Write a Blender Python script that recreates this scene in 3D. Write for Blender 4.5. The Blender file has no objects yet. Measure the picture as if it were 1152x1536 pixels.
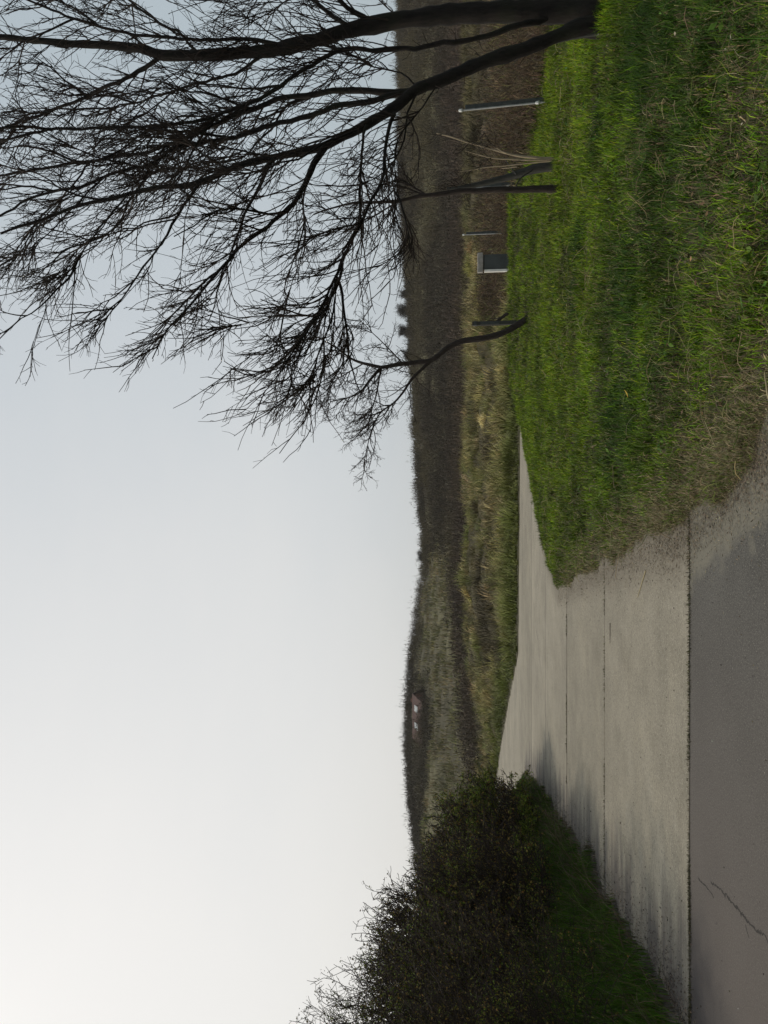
import bpy, bmesh, math
import numpy as np
from mathutils import Vector, Matrix

R = np.random.default_rng(11)
scene = bpy.context.scene
COL = scene.collection

# ------------------------------------------------------------------ camera
FPX, W, H, CAMZ = 1150.0, 1536.0, 1152.0, 1.6      # pixels of the upright photograph
PITCH = math.atan2(126.0, FPX)
FWD = np.array([0, math.cos(PITCH), math.sin(PITCH)])
UPV = np.array([0, -math.sin(PITCH), math.cos(PITCH)])
RGT = np.array([1.0, 0, 0])

def P(x, y, Y):
    """measured photo point (x, y) seen at ground distance Y -> world point"""
    u = (1536.0 - y - 768.0) / FPX
    v = (576.0 - x) / FPX
    d = RGT * u + UPV * v + FWD
    return np.array([0, 0, CAMZ]) + d * (Y / d[1])

def G(U, V):
    """measured upright photo point -> point of the flat ground"""
    u = (U - 768.0) / FPX; v = (576.0 - V) / FPX
    d = RGT * u + UPV * v + FWD
    t = -CAMZ / d[2]
    return (d[0] * t, d[1] * t)

# ------------------------------------------------------------------ small maths
def sstep(a, b, x):
    t = np.clip((x - a) / (b - a), 0, 1)
    return t * t * (3 - 2 * t)

_tab = np.random.default_rng(5).random((256, 256))
def vnoise(x, y, s=1.0, o=0):
    x = np.asarray(x, float) * s + 37.3 * o + 1000; y = np.asarray(y, float) * s + 91.7 * o + 1000
    xi = np.floor(x).astype(int); yi = np.floor(y).astype(int)
    fx = x - xi; fy = y - yi
    fx = fx * fx * (3 - 2 * fx); fy = fy * fy * (3 - 2 * fy)
    g = lambda a, b: _tab[a & 255, b & 255]
    return (g(xi, yi) * (1 - fx) + g(xi + 1, yi) * fx) * (1 - fy) + (g(xi, yi + 1) * (1 - fx) + g(xi + 1, yi + 1) * fx) * fy
def fbm(x, y, s=1.0, o=0, n=3):
    r = 0; a = 0.5; t = 0
    for i in range(n):
        r = r + a * vnoise(x, y, s * 2 ** i, o + i * 7); t += a; a *= .5
    return r / t

# ------------------------------------------------------------------ plan of the place
far_edge = [(-30, 66), (-22, 55)] + [G(*p) for p in [(345, 743), (400, 750), (455, 760), (500, 768), (550, 778), (650, 779), (750, 780), (850, 781)]] + [(6, 24.2), (14, 24.4), (60, 25.5)]
lawn_far = [(60, 22.6), (9, 22.5), (4.2, 22.3)] + [G(*p) for p in [(890, 784), (850, 788), (820, 795), (790, 800), (760, 805), (730, 812), (700, 818), (664, 829)]]
lawn_near = [G(*p) for p in [(642, 838), (660, 870), (678, 905), (696, 945), (714, 985), (728, 1015), (750, 1045), (795, 1090), (842, 1130), (876, 1152)]] + [(1.1, 2.4), (3.3, 0), (8, -4), (40, -9)]
left_edge = [(-40, 3.9), (-8, 5.0), (-4.9, 5.5)] + [G(*p) for p in [(0, 1040), (50, 1016), (100, 990), (200, 930), (300, 860), (340, 830), (375, 800), (385, 788)]] + [(-7.3, 22.5), (-8.6, 24), (-11, 28), (-14, 33), (-21, 44), (-27, 55), (-35, 66)]
ROAD = np.array(far_edge + lawn_far + lawn_near + [(40, -40), (-40, -40)] + left_edge, float)

def sd_poly(x, y, poly):
    x = np.asarray(x, float); y = np.asarray(y, float)
    d = np.full(x.shape, 1e18); ins = np.zeros(x.shape, bool)
    n = len(poly)
    for i in range(n):
        ax, ay = poly[i]; bx, by = poly[(i + 1) % n]
        ex, ey = bx - ax, by - ay
        t = np.clip(((x - ax) * ex + (y - ay) * ey) / (ex * ex + ey * ey + 1e-12), 0, 1)
        d = np.minimum(d, (x - ax - t * ex) ** 2 + (y - ay - t * ey) ** 2)
        c = ((ay > y) != (by > y)) & (x < ex * (y - ay) / (ey + (1e-12 if ey == 0 else 0)) + ax)
        ins ^= c
    d = np.sqrt(d)
    return np.where(ins, -d, d)

def sd_road(x, y):
    j = (fbm(x, y, 1.4, 3) - .5) * np.where(x < -3, .75, .3) + (fbm(x, y, 7.0, 4) - .5) * .1
    return sd_poly(x, y, ROAD) + j * sstep(1.5, 5, y) * (1 - .75 * sstep(14, 20, y))

fx_ = np.array([p[0] for p in far_edge]); fy_ = np.array([p[1] for p in far_edge])
def yfar(x): return np.interp(x, fx_, fy_)

ridgeV = [(0, 652), (100, 652), (200, 648), (290, 638), (320, 631), (350, 623), (400, 618), (430, 617), (500, 617), (560, 619), (600, 626), (650, 632), (690, 638), (740, 637), (800, 630), (850, 628), (920, 625), (1000, 620), (1130, 612), (1250, 604), (1400, 603), (1536, 603)]
YR = 132.0
rx_ = np.array([-260] + [(u - 768) / FPX * YR for u, v in ridgeV] + [260])
rz_ = np.array([7.0] + [CAMZ + (702 - v) / FPX * YR for u, v in ridgeV] + [13.5])

def height(x, y):
    x = np.asarray(x, float); y = np.asarray(y, float)
    d = sd_road(x, y)
    z = -0.06 + 0.09 * sstep(0, .22, d)
    yf = yfar(x)
    beyond = sstep(-.2, .6, y - yf)
    lawn = (x > -2) & (y < 23.6)
    bump = ((fbm(x, y, .9, 9) - .5) * .2 + (fbm(x, y, 2.6, 12) - .5) * .16) * (1 - .65 * sstep(6, 12, y))
    z = z + np.where(lawn, ((.05 * sstep(.1, 2.0, d) + .38 * sstep(17.5, 21.5, y) * sstep(1.8, 4, x) * sstep(.05, 1.0, d)) + bump * .8 * sstep(.05, .8, d)) * (1 - beyond), 0)
    # the ground sinks a little beyond the fence
    z = z - np.where(lawn, .15 * sstep(8.6, 11.5, x) * sstep(9, 14, y), 0)
    verge = (x < -3) & (y < 60) & (y < yf)
    z = z + np.where(verge, (.28 * sstep(0, 1.8, d) + bump * sstep(.1, 1, d)), 0)
    # dunes beyond the road
    yy = np.clip(y - yf, 0, None)
    dune = 1.35 * sstep(1, 27, yy) + (fbm(x, y, .28, 21) - .5) * 1.25 * sstep(1.5, 9, yy) * (1 - .4 * sstep(20, 40, yy)) + (fbm(x, y, 1.1, 23) - .5) * .35 * sstep(.8, 4, yy)
    dune = dune + (fbm(x, y, .62, 24, 3) - .5) * .6 * sstep(1, 5, yy) * (1 - .8 * sstep(24, 40, yy))
    z = z + dune
    # scrub covered hills
    y0 = 62 - 12 * sstep(-20, -45, x)
    s = sstep(0, 1, (y - y0) / (YR - y0))
    hr = np.interp(x, rx_, rz_)
    z = z + (hr - 1.9) * s + (fbm(x, y, .06, 31) - .5) * 3.2 * s * (1 - s) * 2 + (fbm(x, y, .2, 33) - .5) * 1.0 * s
    z = z - 2.5 * sstep(YR + 4, YR + 60, y)
    return z

# ------------------------------------------------------------------ mesh collecting
class MB:
    def __init__(self): self.v = []; self.f = []; self.t = []; self.n = 0
    def add(self, v, f, tint=None):
        v = np.asarray(v, float).reshape(-1, 3); f = np.asarray(f, int)
        self.v.append(v); self.f.append(f + self.n); self.n += len(v)
        if tint is None: tint = np.zeros((len(v), 3))
        tint = np.asarray(tint, float)
        if tint.ndim == 1: tint = np.tile(tint, (len(v), 1))
        self.t.append(tint)
    def build(self, name, mat, parent=None, origin=(0, 0, 0), smooth=False):
        me = bpy.data.meshes.new(name)
        V = np.concatenate(self.v) - np.asarray(origin, float)
        me.vertices.add(len(V)); me.vertices.foreach_set('co', V.astype(np.float32).ravel())
        loops = np.concatenate([f.ravel() for f in self.f])
        tot = np.concatenate([np.full(len(f), f.shape[1]) for f in self.f])
        start = np.concatenate([[0], np.cumsum(tot)[:-1]])
        me.loops.add(len(loops)); me.loops.foreach_set('vertex_index', loops.astype(np.int32))
        me.polygons.add(len(tot)); me.polygons.foreach_set('loop_start', start.astype(np.int32))
        me.polygons.foreach_set('loop_total', tot.astype(np.int32))
        if smooth: me.polygons.foreach_set('use_smooth', np.ones(len(tot), bool))
        T = np.concatenate(self.t)
        a = me.attributes.new('tint', 'FLOAT_COLOR', 'POINT')
        a.data.foreach_set('color', np.concatenate([T, np.ones((len(T), 1))], 1).astype(np.float32).ravel())
        me.update(calc_edges=True); me.validate()
        me.materials.append(mat)
        o = bpy.data.objects.new(name, me); COL.objects.link(o)
        if parent is not None: o.parent = parent
        else: o.location = origin
        return o

def empty(name, loc):
    o = bpy.data.objects.new(name, None); COL.objects.link(o); o.location = loc; o.empty_display_size = .2
    return o
def tag(o, label=None, cat=None, group=None, kind=None):
    if label: o['label'] = label
    if cat: o['category'] = cat
    if group: o['group'] = group
    if kind: o['kind'] = kind
    return o

def norm(v): return v / (np.linalg.norm(v, axis=-1, keepdims=True) + 1e-9)

def tubes(mb, Pt, Rd, k=3, tint=None):
    """Pt (N,n,3) polylines, Rd (N,n) radii"""
    Pt = np.asarray(Pt, float); N, n, _ = Pt.shape
    Rd = np.broadcast_to(Rd, (N, n))
    T = norm(np.gradient(Pt, axis=1))
    ref = np.where(np.abs(T[:, :1, 2:3]) > .85, np.array([1.0, 0.15, 0]), np.array([0.1, 0.1, 1.0]))
    A = norm(np.cross(T, np.broadcast_to(ref, T.shape))); B = np.cross(T, A)
    an = np.arange(k) * 2 * math.pi / k
    ring = Pt[:, :, None, :] + Rd[:, :, None, None] * (A[:, :, None, :] * np.cos(an)[None, None, :, None] + B[:, :, None, :] * np.sin(an)[None, None, :, None])
    v = ring.reshape(-1, 3)
    i = np.arange(N)[:, None, None] * n * k; j = np.arange(n - 1)[None, :, None] * k; c = np.arange(k)[None, None, :]
    c2 = (c + 1) % k
    f = np.stack([i + j + c, i + j + c2, i + j + k + c2, i + j + k + c], -1).reshape(-1, 4)
    if tint is not None:
        tint = np.asarray(tint, float)
        if tint.ndim == 2: tint = np.repeat(tint, n * k, axis=0)
    mb.add(v, f, tint)

def smooth_line(pts, rad, step=.12, wob=.0, rng=R):
    """Catmull-Rom through measured points, resampled"""
    pts = np.asarray(pts, float); rad = np.asarray(rad, float)
    p = np.vstack([2 * pts[0] - pts[1], pts, 2 * pts[-1] - pts[-2]])
    out = []; ro = []
    for i in range(len(pts) - 1):
        a, b, c, d = p[i:i + 4]
        m = max(2, int(np.linalg.norm(c - b) / step))
        t = np.linspace(0, 1, m, endpoint=False)[:, None]
        out.append(.5 * (2 * b + (c - a) * t + (2 * a - 5 * b + 4 * c - d) * t ** 2 + (3 * b - a - 3 * c + d) * t ** 3))
        ro.append(np.linspace(rad[i], rad[i + 1], m, endpoint=False))
    out = np.vstack(out + [pts[-1:]]); ro = np.concatenate(ro + [rad[-1:]])
    if wob:
        w = rng.normal(0, 1, out.shape); w = (w + np.roll(w, 1, 0) + np.roll(w, -1, 0)) / 3
        w[0] = 0; out = out + w * wob
    return out, ro

def grow(start, dirs, length, n, wig=.25, up=.0, bias=None, rng=R):
    N = len(start); d = norm(np.asarray(dirs, float)); p = np.asarray(start, float).copy()
    L = np.broadcast_to(length, (N,)) / (n - 1)
    out = [p.copy()]
    for i in range(n - 1):
        d = d + rng.normal(0, wig, (N, 3)); d[:, 2] += up
        if bias is not None: d = d + bias
        d = norm(d); p = p + d * L[:, None]; out.append(p.copy())
    return np.stack(out, 1)

def spawn(Pt, m, t0, t1, a0, a1, rng=R):
    """m children per parent polyline: positions, directions, parameter, parent index"""
    N, n, _ = Pt.shape
    idx = np.repeat(np.arange(N), m)
    t = rng.uniform(t0, t1, len(idx)) * (n - 1)
    i = np.clip(t.astype(int), 0, n - 2); f = (t - i)[:, None]
    a = Pt[idx, i]; b = Pt[idx, i + 1]
    pos = a * (1 - f) + b * f; tg = norm(b - a)
    q = rng.normal(0, 1, (len(idx), 3)); q = norm(q - tg * (q * tg).sum(1, keepdims=True))
    an = np.radians(rng.uniform(a0, a1, len(idx)))[:, None]
    return pos, tg * np.cos(an) + q * np.sin(an), t / (n - 1), idx

def blades(mb, base, length, width, lean, tint, rng=R, droop=.35, az=None):
    """grass blades: two segments and a tip, each leaning its own way"""
    N = len(base)
    if az is None: az = rng.uniform(0, 2 * math.pi, N)
    h = np.stack([np.cos(az), np.sin(az), np.zeros(N)], 1)
    s = np.stack([-np.sin(az), np.cos(az), np.zeros(N)], 1)
    tw = rng.uniform(-.9, .9, N)[:, None]
    s = norm(s + h * tw)
    L = np.asarray(length)[:, None]; w = np.asarray(width)[:, None]; le = np.asarray(lean)[:, None]
    z = np.array([[0, 0, 1.0]])
    m1 = base + z * L * .5 * np.cos(le * .6) + h * L * .5 * np.sin(le * .6)
    m2 = m1 + (z * np.cos(le * 1.5 + droop * .3) + h * np.sin(le * 1.5 + droop * .3)) * L * .5
    v = np.stack([base - s * w * .5, base + s * w * .5, m1 - s * w * .42, m1 + s * w * .42, m2], 1).reshape(-1, 3)
    i = np.arange(N)[:, None] * 5
    mb.add(v, i + np.array([[0, 1, 3, 2]]), np.repeat(tint, 5, 0) if tint.ndim == 2 else tint)
    mb.f.append((i + np.array([[2, 3, 4]])) + mb.n - len(v))

def leaves(mb, pos, size, tint, rng=R, aspect=.6, flat=1.0):
    N = len(pos); fl = np.array([1, 1, flat])
    a = norm(rng.normal(0, 1, (N, 3)) * fl); b = rng.normal(0, 1, (N, 3)) * fl; b = norm(b - a * (a * b).sum(1, keepdims=True))
    s = np.broadcast_to(size, (N,))[:, None]
    v = np.stack([pos, pos + a * s * .5 + b * s * aspect * .5, pos + a * s, pos + a * s * .5 - b * s * aspect * .5], 1).reshape(-1, 3)
    mb.add(v, np.arange(N)[:, None] * 4 + np.array([[0, 1, 2, 3]]), np.repeat(tint, 4, 0))

def pick(N, cols, wts, rng=R, jit=.25):
    cols = np.array(cols); wts = np.array(wts, float); wts /= wts.sum()
    c = cols[rng.choice(len(cols), N, p=wts)]
    return c * np.exp(rng.normal(0, jit, (N, 1))) * (1 + rng.normal(0, .06, (N, 3)))

# ------------------------------------------------------------------ materials
def newmat(name):
    m = bpy.data.materials.new(name); m.use_nodes = True
    nt = m.node_tree; b = nt.nodes['Principled BSDF']
    b.inputs['Specular IOR Level'].default_value = .25
    return m, nt, b
def node(nt, t, **kw):
    n = nt.nodes.new(t)
    for k, v in kw.items(): setattr(n, k, v)
    return n
def noise(nt, vec, scale, detail=4, rough=.55):
    n = node(nt, 'ShaderNodeTexNoise'); n.inputs['Scale'].default_value = scale; n.inputs['Detail'].default_value = detail; n.inputs['Roughness'].default_value = rough
    nt.links.new(vec, n.inputs['Vector']); return n.outputs['Fac']
def ramp(nt, fac, stops):
    r = node(nt, 'ShaderNodeValToRGB')
    while len(r.color_ramp.elements) < len(stops): r.color_ramp.elements.new(.5)
    for e, (p, c) in zip(r.color_ramp.elements, stops):
        e.position = p; e.color = tuple(c) + (1,) if len(c) == 3 else c
    nt.links.new(fac, r.inputs[0]); return r.outputs[0]
def grey(v): return (v, v, v)
def mixc(nt, fac, a, b, mode='MIX'):
    m = node(nt, 'ShaderNodeMix', data_type='RGBA', blend_type=mode)
    for s, i in ((fac, 0), (a, 6), (b, 7)):
        if hasattr(s, 'is_linked'): nt.links.new(s, m.inputs[i])
        else: m.inputs[i].default_value = s if i == 0 else tuple(s) + (1,)
    return m.outputs[2]
def math_(nt, op, a, b=0.0, c=None):
    m = node(nt, 'ShaderNodeMath', operation=op)
    for s, i in ((a, 0), (b, 1), (c, 2)):
        if s is None: continue
        if hasattr(s, 'is_linked'): nt.links.new(s, m.inputs[i])
        else: m.inputs[i].default_value = s
    return m.outputs[0]
def bump(nt, b, h, strength, dist):
    n = node(nt, 'ShaderNodeBump'); n.inputs['Strength'].default_value = strength; n.inputs['Distance'].default_value = dist
    nt.links.new(h, n.inputs['Height']); nt.links.new(n.outputs[0], b.inputs['Normal'])

def tint_mat(name, rough=.7, spec=.2, var=0):
    m, nt, b = newmat(name)
    a = node(nt, 'ShaderNodeAttribute', attribute_name='tint')
    nt.links.new(a.outputs['Color'], b.inputs['Base Color'])
    b.inputs['Roughness'].default_value = rough; b.inputs['Specular IOR Level'].default_value = spec
    return m

def bark_mat(name, c1, c2, sc=18, moss=None):
    m, nt, b = newmat(name)
    g = node(nt, 'ShaderNodeNewGeometry').outputs['Position']
    mp = node(nt, 'ShaderNodeMapping'); mp.inputs['Scale'].default_value = (1, 1, .25); nt.links.new(g, mp.inputs[0])
    n1 = noise(nt, mp.outputs[0], sc, 6, .65); n2 = noise(nt, g, 2.2, 3)
    c = ramp(nt, n1, [(.3, c1), (.7, c2)])
    if moss: c = mixc(nt, ramp(nt, n2, [(.5, grey(0)), (.72, grey(.8))]), c, moss)
    nt.links.new(c, b.inputs['Base Color']); b.inputs['Roughness'].default_value = .9
    bump(nt, b, n1, .8, .02)
    return m

def simple_mat(name, c1, c2, sc=8, rough=.7, metal=0, bmp=.2):
    m, nt, b = newmat(name)
    g = node(nt, 'ShaderNodeNewGeometry').outputs['Position']
    n1 = noise(nt, g, sc, 5, .6)
    nt.links.new(ramp(nt, n1, [(.32, c1), (.68, c2)]), b.inputs['Base Color'])
    b.inputs['Roughness'].default_value = rough; b.inputs['Metallic'].default_value = metal
    bump(nt, b, n1, bmp, .01)
    return m

M_bark = bark_mat('bark', (.004, .003, .0025), (.017, .013, .01), 26, (.016, .017, .009))
M_barkyoung = bark_mat('bark_young', (.014, .01, .008), (.042, .031, .025), 30)
M_barkpale = bark_mat('bark_pale', (.2, .16, .1), (.36, .29, .2), 30)
M_barkgrey = bark_mat('bark_grey', (.03, .03, .026), (.06, .058, .05), 25)
M_twig = simple_mat('twig', (.014, .009, .006), (.034, .023, .016), 6, .85)
M_tint = tint_mat('leafy', .75)
M_grass = tint_mat('grass_blade', .6, .14)
M_steel = simple_mat('sunlit_steel', (.26, .265, .26), (.38, .385, .375), 12, .6, .1)  # paler steel standing in for sunlight on the post edge
M_steeldark = simple_mat('weathered_post', (.035, .04, .038), (.075, .08, .075), 12, .7)
M_white = simple_mat('white_plastic', (.55, .55, .52), (.72, .72, .69), 15, .5)
M_cab = simple_mat('cabinet_green_grey', (.04, .047, .046), (.06, .068, .066), 4, .55)
M_cablit = simple_mat('cabinet_sunlit', (.6, .6, .56), (.76, .75, .7), 5, .6)  # sunlight on the cabinet side put into the colour
M_pane = simple_mat('roof_window_glass', (.26, .27, .28), (.36, .37, .37), 1.5, .25)
M_conc = simple_mat('cap_concrete', (.2, .19, .17), (.33, .31, .28), 10, .9)
M_brick = simple_mat('brick', (.12, .06, .045), (.2, .1, .075), 2, .9)

def roof_material():
    m, nt, b = newmat('roof_tiles')
    g = node(nt, 'ShaderNodeTexCoord').outputs['Object']
    wv = node(nt, 'ShaderNodeTexWave', wave_type='BANDS', bands_direction='X'); wv.inputs['Scale'].default_value = 1.1
    nt.links.new(g, wv.inputs[0])
    n1 = noise(nt, g, 1.2, 4)
    c = ramp(nt, n1, [(.3, (.055, .03, .026)), (.7, (.085, .046, .04))])
    nt.links.new(c, b.inputs['Base Color']); b.inputs['Roughness'].default_value = .85
    bump(nt, b, wv.outputs['Fac'], .5, .05)
    return m
M_roof = roof_material()

def ground_material():
    m, nt, b = newmat('ground_soil')
    g = node(nt, 'ShaderNodeNewGeometry').outputs['Position']
    a = node(nt, 'ShaderNodeAttribute', attribute_name='tint')
    n1 = noise(nt, g, 1.1, 6, .6); n2 = noise(nt, g, 14, 5, .65); n3 = noise(nt, g, .16, 5, .6)
    var = ramp(nt, n2, [(.25, grey(.5)), (.75, grey(1.45))])
    c = mixc(nt, 1.0, a.outputs['Color'], var, 'MULTIPLY')
    var2 = ramp(nt, n1, [(.3, grey(.65)), (.7, grey(1.3))])
    c = mixc(nt, 1.0, c, var2, 'MULTIPLY')
    nt.links.new(c, b.inputs['Base Color']); b.inputs['Roughness'].default_value = .95
    bump(nt, b, n2, .7, .05)
    return m
M_ground = ground_material()

def concrete_material():
    m, nt, b = newmat('concrete_slabs')
    g = node(nt, 'ShaderNodeNewGeometry').outputs['Position']
    sp = node(nt, 'ShaderNodeSeparateXYZ'); nt.links.new(g, sp.inputs[0])
    X, Y = sp.outputs[0], sp.outputs[1]
    n0 = noise(nt, g, .35, 4, .5); n1 = noise(nt, g, 2.2, 7, .62); n2 = noise(nt, g, 30, 5, .75); n3 = noise(nt, g, 90, 3, .6)
    c = ramp(nt, n1, [(.25, (.18, .164, .128)), (.5, (.224, .204, .161)), (.78, (.268, .247, .199))])
    c = mixc(nt, 1.0, c, ramp(nt, n0, [(.3, grey(.82)), (.7, grey(1.12))]), 'MULTIPLY')
    # exposed aggregate: pale and dark grains
    c = mixc(nt, ramp(nt, n2, [(.38, grey(.8)), (.5, grey(0))]), c, mixc(nt, .6, c, (.08, .072, .06)))
    c = mixc(nt, ramp(nt, n3, [(.56, grey(0)), (.66, grey(.75))]), c, (.38, .355, .3))
    vo = node(nt, 'ShaderNodeTexVoronoi', feature='F1'); vo.inputs['Scale'].default_value = 2.6; nt.links.new(g, vo.inputs['Vector'])
    sp2 = math_(nt, 'LESS_THAN', math_(nt, 'ADD', vo.outputs['Distance'], math_(nt, 'MULTIPLY', noise(nt, g, 25, 4, .7), .09)), .085)
    c = mixc(nt, math_(nt, 'MULTIPLY', sp2, .75), c, (.07, .062, .052))
    # patchy wear: darker damp patches and paler scuffed ones
    pw = noise(nt, g, .9, 8, .72)
    c = mixc(nt, 1.0, c, ramp(nt, pw, [(.3, (.84, .83, .81)), (.5, (1, 1, 1)), (.7, (1.1, 1.09, 1.06))]), 'MULTIPLY')
    # slabs differ slightly from one another
    slab = node(nt, 'ShaderNodeTexWhiteNoise', noise_dimensions='1D')
    nt.links.new(math_(nt, 'FLOOR', math_(nt, 'DIVIDE', math_(nt, 'SUBTRACT', Y, 5.77), 3.47)), slab.inputs['W'])
    c = mixc(nt, 1.0, c, ramp(nt, slab.outputs['Value'], [(0, (.93, .92, .9)), (1, (1.06, 1.05, 1.04))]), 'MULTIPLY')
    # worn wheel tracks and drag stains along the traffic direction
    mp = node(nt, 'ShaderNodeMapping'); mp.inputs['Scale'].default_value = (.35, 2.4, 1); nt.links.new(g, mp.inputs[0])
    st = noise(nt, mp.outputs[0], 1.3, 6, .65)
    c = mixc(nt, ramp(nt, st, [(.58, grey(0)), (.8, grey(.14))]), c, mixc(nt, .6, c, (.12, .11, .09)))
    # joints every 3.5 m, crooked and broken
    wob = math_(nt, 'MULTIPLY', math_(nt, 'SUBTRACT', noise(nt, g, 3.5, 5, .7), .5), .10)
    ym = math_(nt, 'ADD', math_(nt, 'SUBTRACT', Y, 5.77), wob)
    q = math_(nt, 'ABSOLUTE', math_(nt, 'SUBTRACT', math_(nt, 'MODULO', math_(nt, 'ADD', ym, 1.735), 3.47), 1.735))
    wd = math_(nt, 'ADD', .004, math_(nt, 'MULTIPLY', noise(nt, g, .9, 4), .035))
    far_j = node(nt, 'ShaderNodeMath', operation='GREATER_THAN'); nt.links.new(Y, far_j.inputs[0]); far_j.inputs[1].default_value = 11.5
    wd = math_(nt, 'ADD', wd, math_(nt, 'MULTIPLY', far_j.outputs[0], .022))
    jo = math_(nt, 'LESS_THAN', q, wd)
    main_j = math_(nt, 'MULTIPLY', math_(nt, 'GREATER_THAN', Y, 11.5), math_(nt, 'LESS_THAN', Y, 14.2))
    vis = math_(nt, 'ADD', math_(nt, 'MULTIPLY', main_j, .4), math_(nt, 'MULTIPLY', ramp(nt, noise(nt, g, .7, 4, .7), [(.36, grey(.3)), (.56, grey(1))]), .6))
    c = mixc(nt, math_(nt, 'MULTIPLY', jo, vis), c, (.06, .05, .036))
    # an oblique crack between the carriageway and the branch
    cr = math_(nt, 'ADD', math_(nt, 'ADD', X, math_(nt, 'MULTIPLY', Y, -.62)), math_(nt, 'MULTIPLY', noise(nt, g, 1.1, 5, .6), .9))
    ck = math_(nt, 'LESS_THAN', math_(nt, 'ABSOLUTE', math_(nt, 'ADD', cr, 13.6)), .022)
    c = mixc(nt, math_(nt, 'MULTIPLY', ck, .6), c, (.1, .09, .07))
    # blown sand and soil next to the planted edges, bush shadow painted in on the left (attribute written on the sheet)
    a = node(nt, 'ShaderNodeAttribute', attribute_name='tint')
    sa = node(nt, 'ShaderNodeSeparateColor'); nt.links.new(a.outputs['Color'], sa.inputs[0])
    ed = math_(nt, 'ADD', sa.outputs[0], math_(nt, 'MULTIPLY', math_(nt, 'SUBTRACT', n1, .5), 1.1))
    c = mixc(nt, ramp(nt, ed, [(.45, grey(0)), (.95, grey(.8))]), c, (.15, .13, .1))
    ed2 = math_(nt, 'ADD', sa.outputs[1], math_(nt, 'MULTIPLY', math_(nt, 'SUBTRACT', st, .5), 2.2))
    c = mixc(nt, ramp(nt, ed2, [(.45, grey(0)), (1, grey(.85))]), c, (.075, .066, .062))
    nt.links.new(c, b.inputs['Base Color']); b.inputs['Roughness'].default_value = .88
    h = math_(nt, 'SUBTRACT', math_(nt, 'ADD', math_(nt, 'MULTIPLY', n2, .5), n1), math_(nt, 'MULTIPLY', jo, 2))
    bump(nt, b, h, .45, .012)
    return m
M_concrete = concrete_material()

def asphalt_material():
    m, nt, b = newmat('asphalt')
    g = node(nt, 'ShaderNodeNewGeometry').outputs['Position']
    sp = node(nt, 'ShaderNodeSeparateXYZ'); nt.links.new(g, sp.inputs[0])
    X, Y = sp.outputs[0], sp.outputs[1]
    n1 = noise(nt, g, 1.3, 6, .6); n2 = noise(nt, g, 48, 4, .7); n3 = noise(nt, g, 110, 3, .6)
    c = ramp(nt, n1, [(.28, (.054, .052, .046)), (.72, (.084, .081, .072))])
    c = mixc(nt, ramp(nt, n2, [(.36, grey(.85)), (.5, grey(0))]), c, (.034, .032, .03))
    c = mixc(nt, ramp(nt, n3, [(.54, grey(0)), (.66, grey(.7))]), c, (.23, .215, .19))
    c = mixc(nt, ramp(nt, math_(nt, 'MULTIPLY', X, -.3), [(0, grey(0)), (1, grey(.75))]), c, (.105, .086, .077))
    # crack lines
    wn = math_(nt, 'SUBTRACT', noise(nt, g, 2.6, 7, .72), .5)
    for (p0, p1, amp, wd) in (((223, 1047), (190, 1071), .12, .006), ((216, 1066), (112, 1160), .2, .008), ((150, 1118), (128, 1124), .08, .005)):
        a0, b0 = G(*p0), G(*p1); dx, dy = b0[0] - a0[0], b0[1] - a0[1]; ll = math.hypot(dx, dy); dx /= ll; dy /= ll
        px = math_(nt, 'SUBTRACT', X, a0[0]); py = math_(nt, 'SUBTRACT', Y, a0[1])
        t = math_(nt, 'ADD', math_(nt, 'MULTIPLY', px, dx), math_(nt, 'MULTIPLY', py, dy))
        e = math_(nt, 'ADD', math_(nt, 'ADD', math_(nt, 'MULTIPLY', px, -dy), math_(nt, 'MULTIPLY', py, dx)), math_(nt, 'MULTIPLY', wn, amp))
        e = math_(nt, 'LESS_THAN', math_(nt, 'ABSOLUTE', e), math_(nt, 'MULTIPLY', n1, wd * 2))
        e = math_(nt, 'MULTIPLY', e, math_(nt, 'MULTIPLY', math_(nt, 'GREATER_THAN', t, 0), math_(nt, 'LESS_THAN', t, ll)))
        c = mixc(nt, e, c, (.025, .022, .02))
    a = node(nt, 'ShaderNodeAttribute', attribute_name='tint')
    sa = node(nt, 'ShaderNodeSeparateColor'); nt.links.new(a.outputs['Color'], sa.inputs[0])
    ed = math_(nt, 'ADD', sa.outputs[0], math_(nt, 'MULTIPLY', math_(nt, 'SUBTRACT', noise(nt, g, 3, 6, .6), .5), .9))
    c = mixc(nt, ramp(nt, ed, [(.42, grey(0)), (.62, grey(.85))]), c, mixc(nt, n2, (.13, .12, .093), (.18, .166, .13)))
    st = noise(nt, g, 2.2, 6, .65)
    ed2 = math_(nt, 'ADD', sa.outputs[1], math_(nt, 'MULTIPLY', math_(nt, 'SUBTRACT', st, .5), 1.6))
    c = mixc(nt, ramp(nt, ed2, [(.35, grey(0)), (.85, grey(.8))]), c, (.045, .04, .04))  # streaky debris and painted bush shadow along the left edge
    nt.links.new(c, b.inputs['Base Color']); b.inputs['Roughness'].default_value = .85
    bump(nt, b, math_(nt, 'ADD', n2, n3), .5, .008)
    return m
M_asphalt = asphalt_material()

# ------------------------------------------------------------------ ground, hills, roads
def axis(parts):
    out = [np.arange(a, b, s) for a, b, s in parts]
    return np.unique(np.round(np.concatenate(out + [[parts[-1][1]]]), 3))
xs = axis([(-500, -150, 25), (-150, -70, 2.5), (-70, -14, 1.1), (-14, -7, .3), (-7, 10, .11), (10, 16, .3), (16, 70, 1.1), (70, 150, 2.5), (150, 500, 25)])
ys_near = axis([(-500, -40, 40), (-40, 0, 3), (0, 3, .5), (3, 14, .11), (14, 27, .2), (27, 60, .6)])
ys_far = axis([(60, 150, 1.0), (150, 260, 6), (260, 900, 60)])

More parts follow.
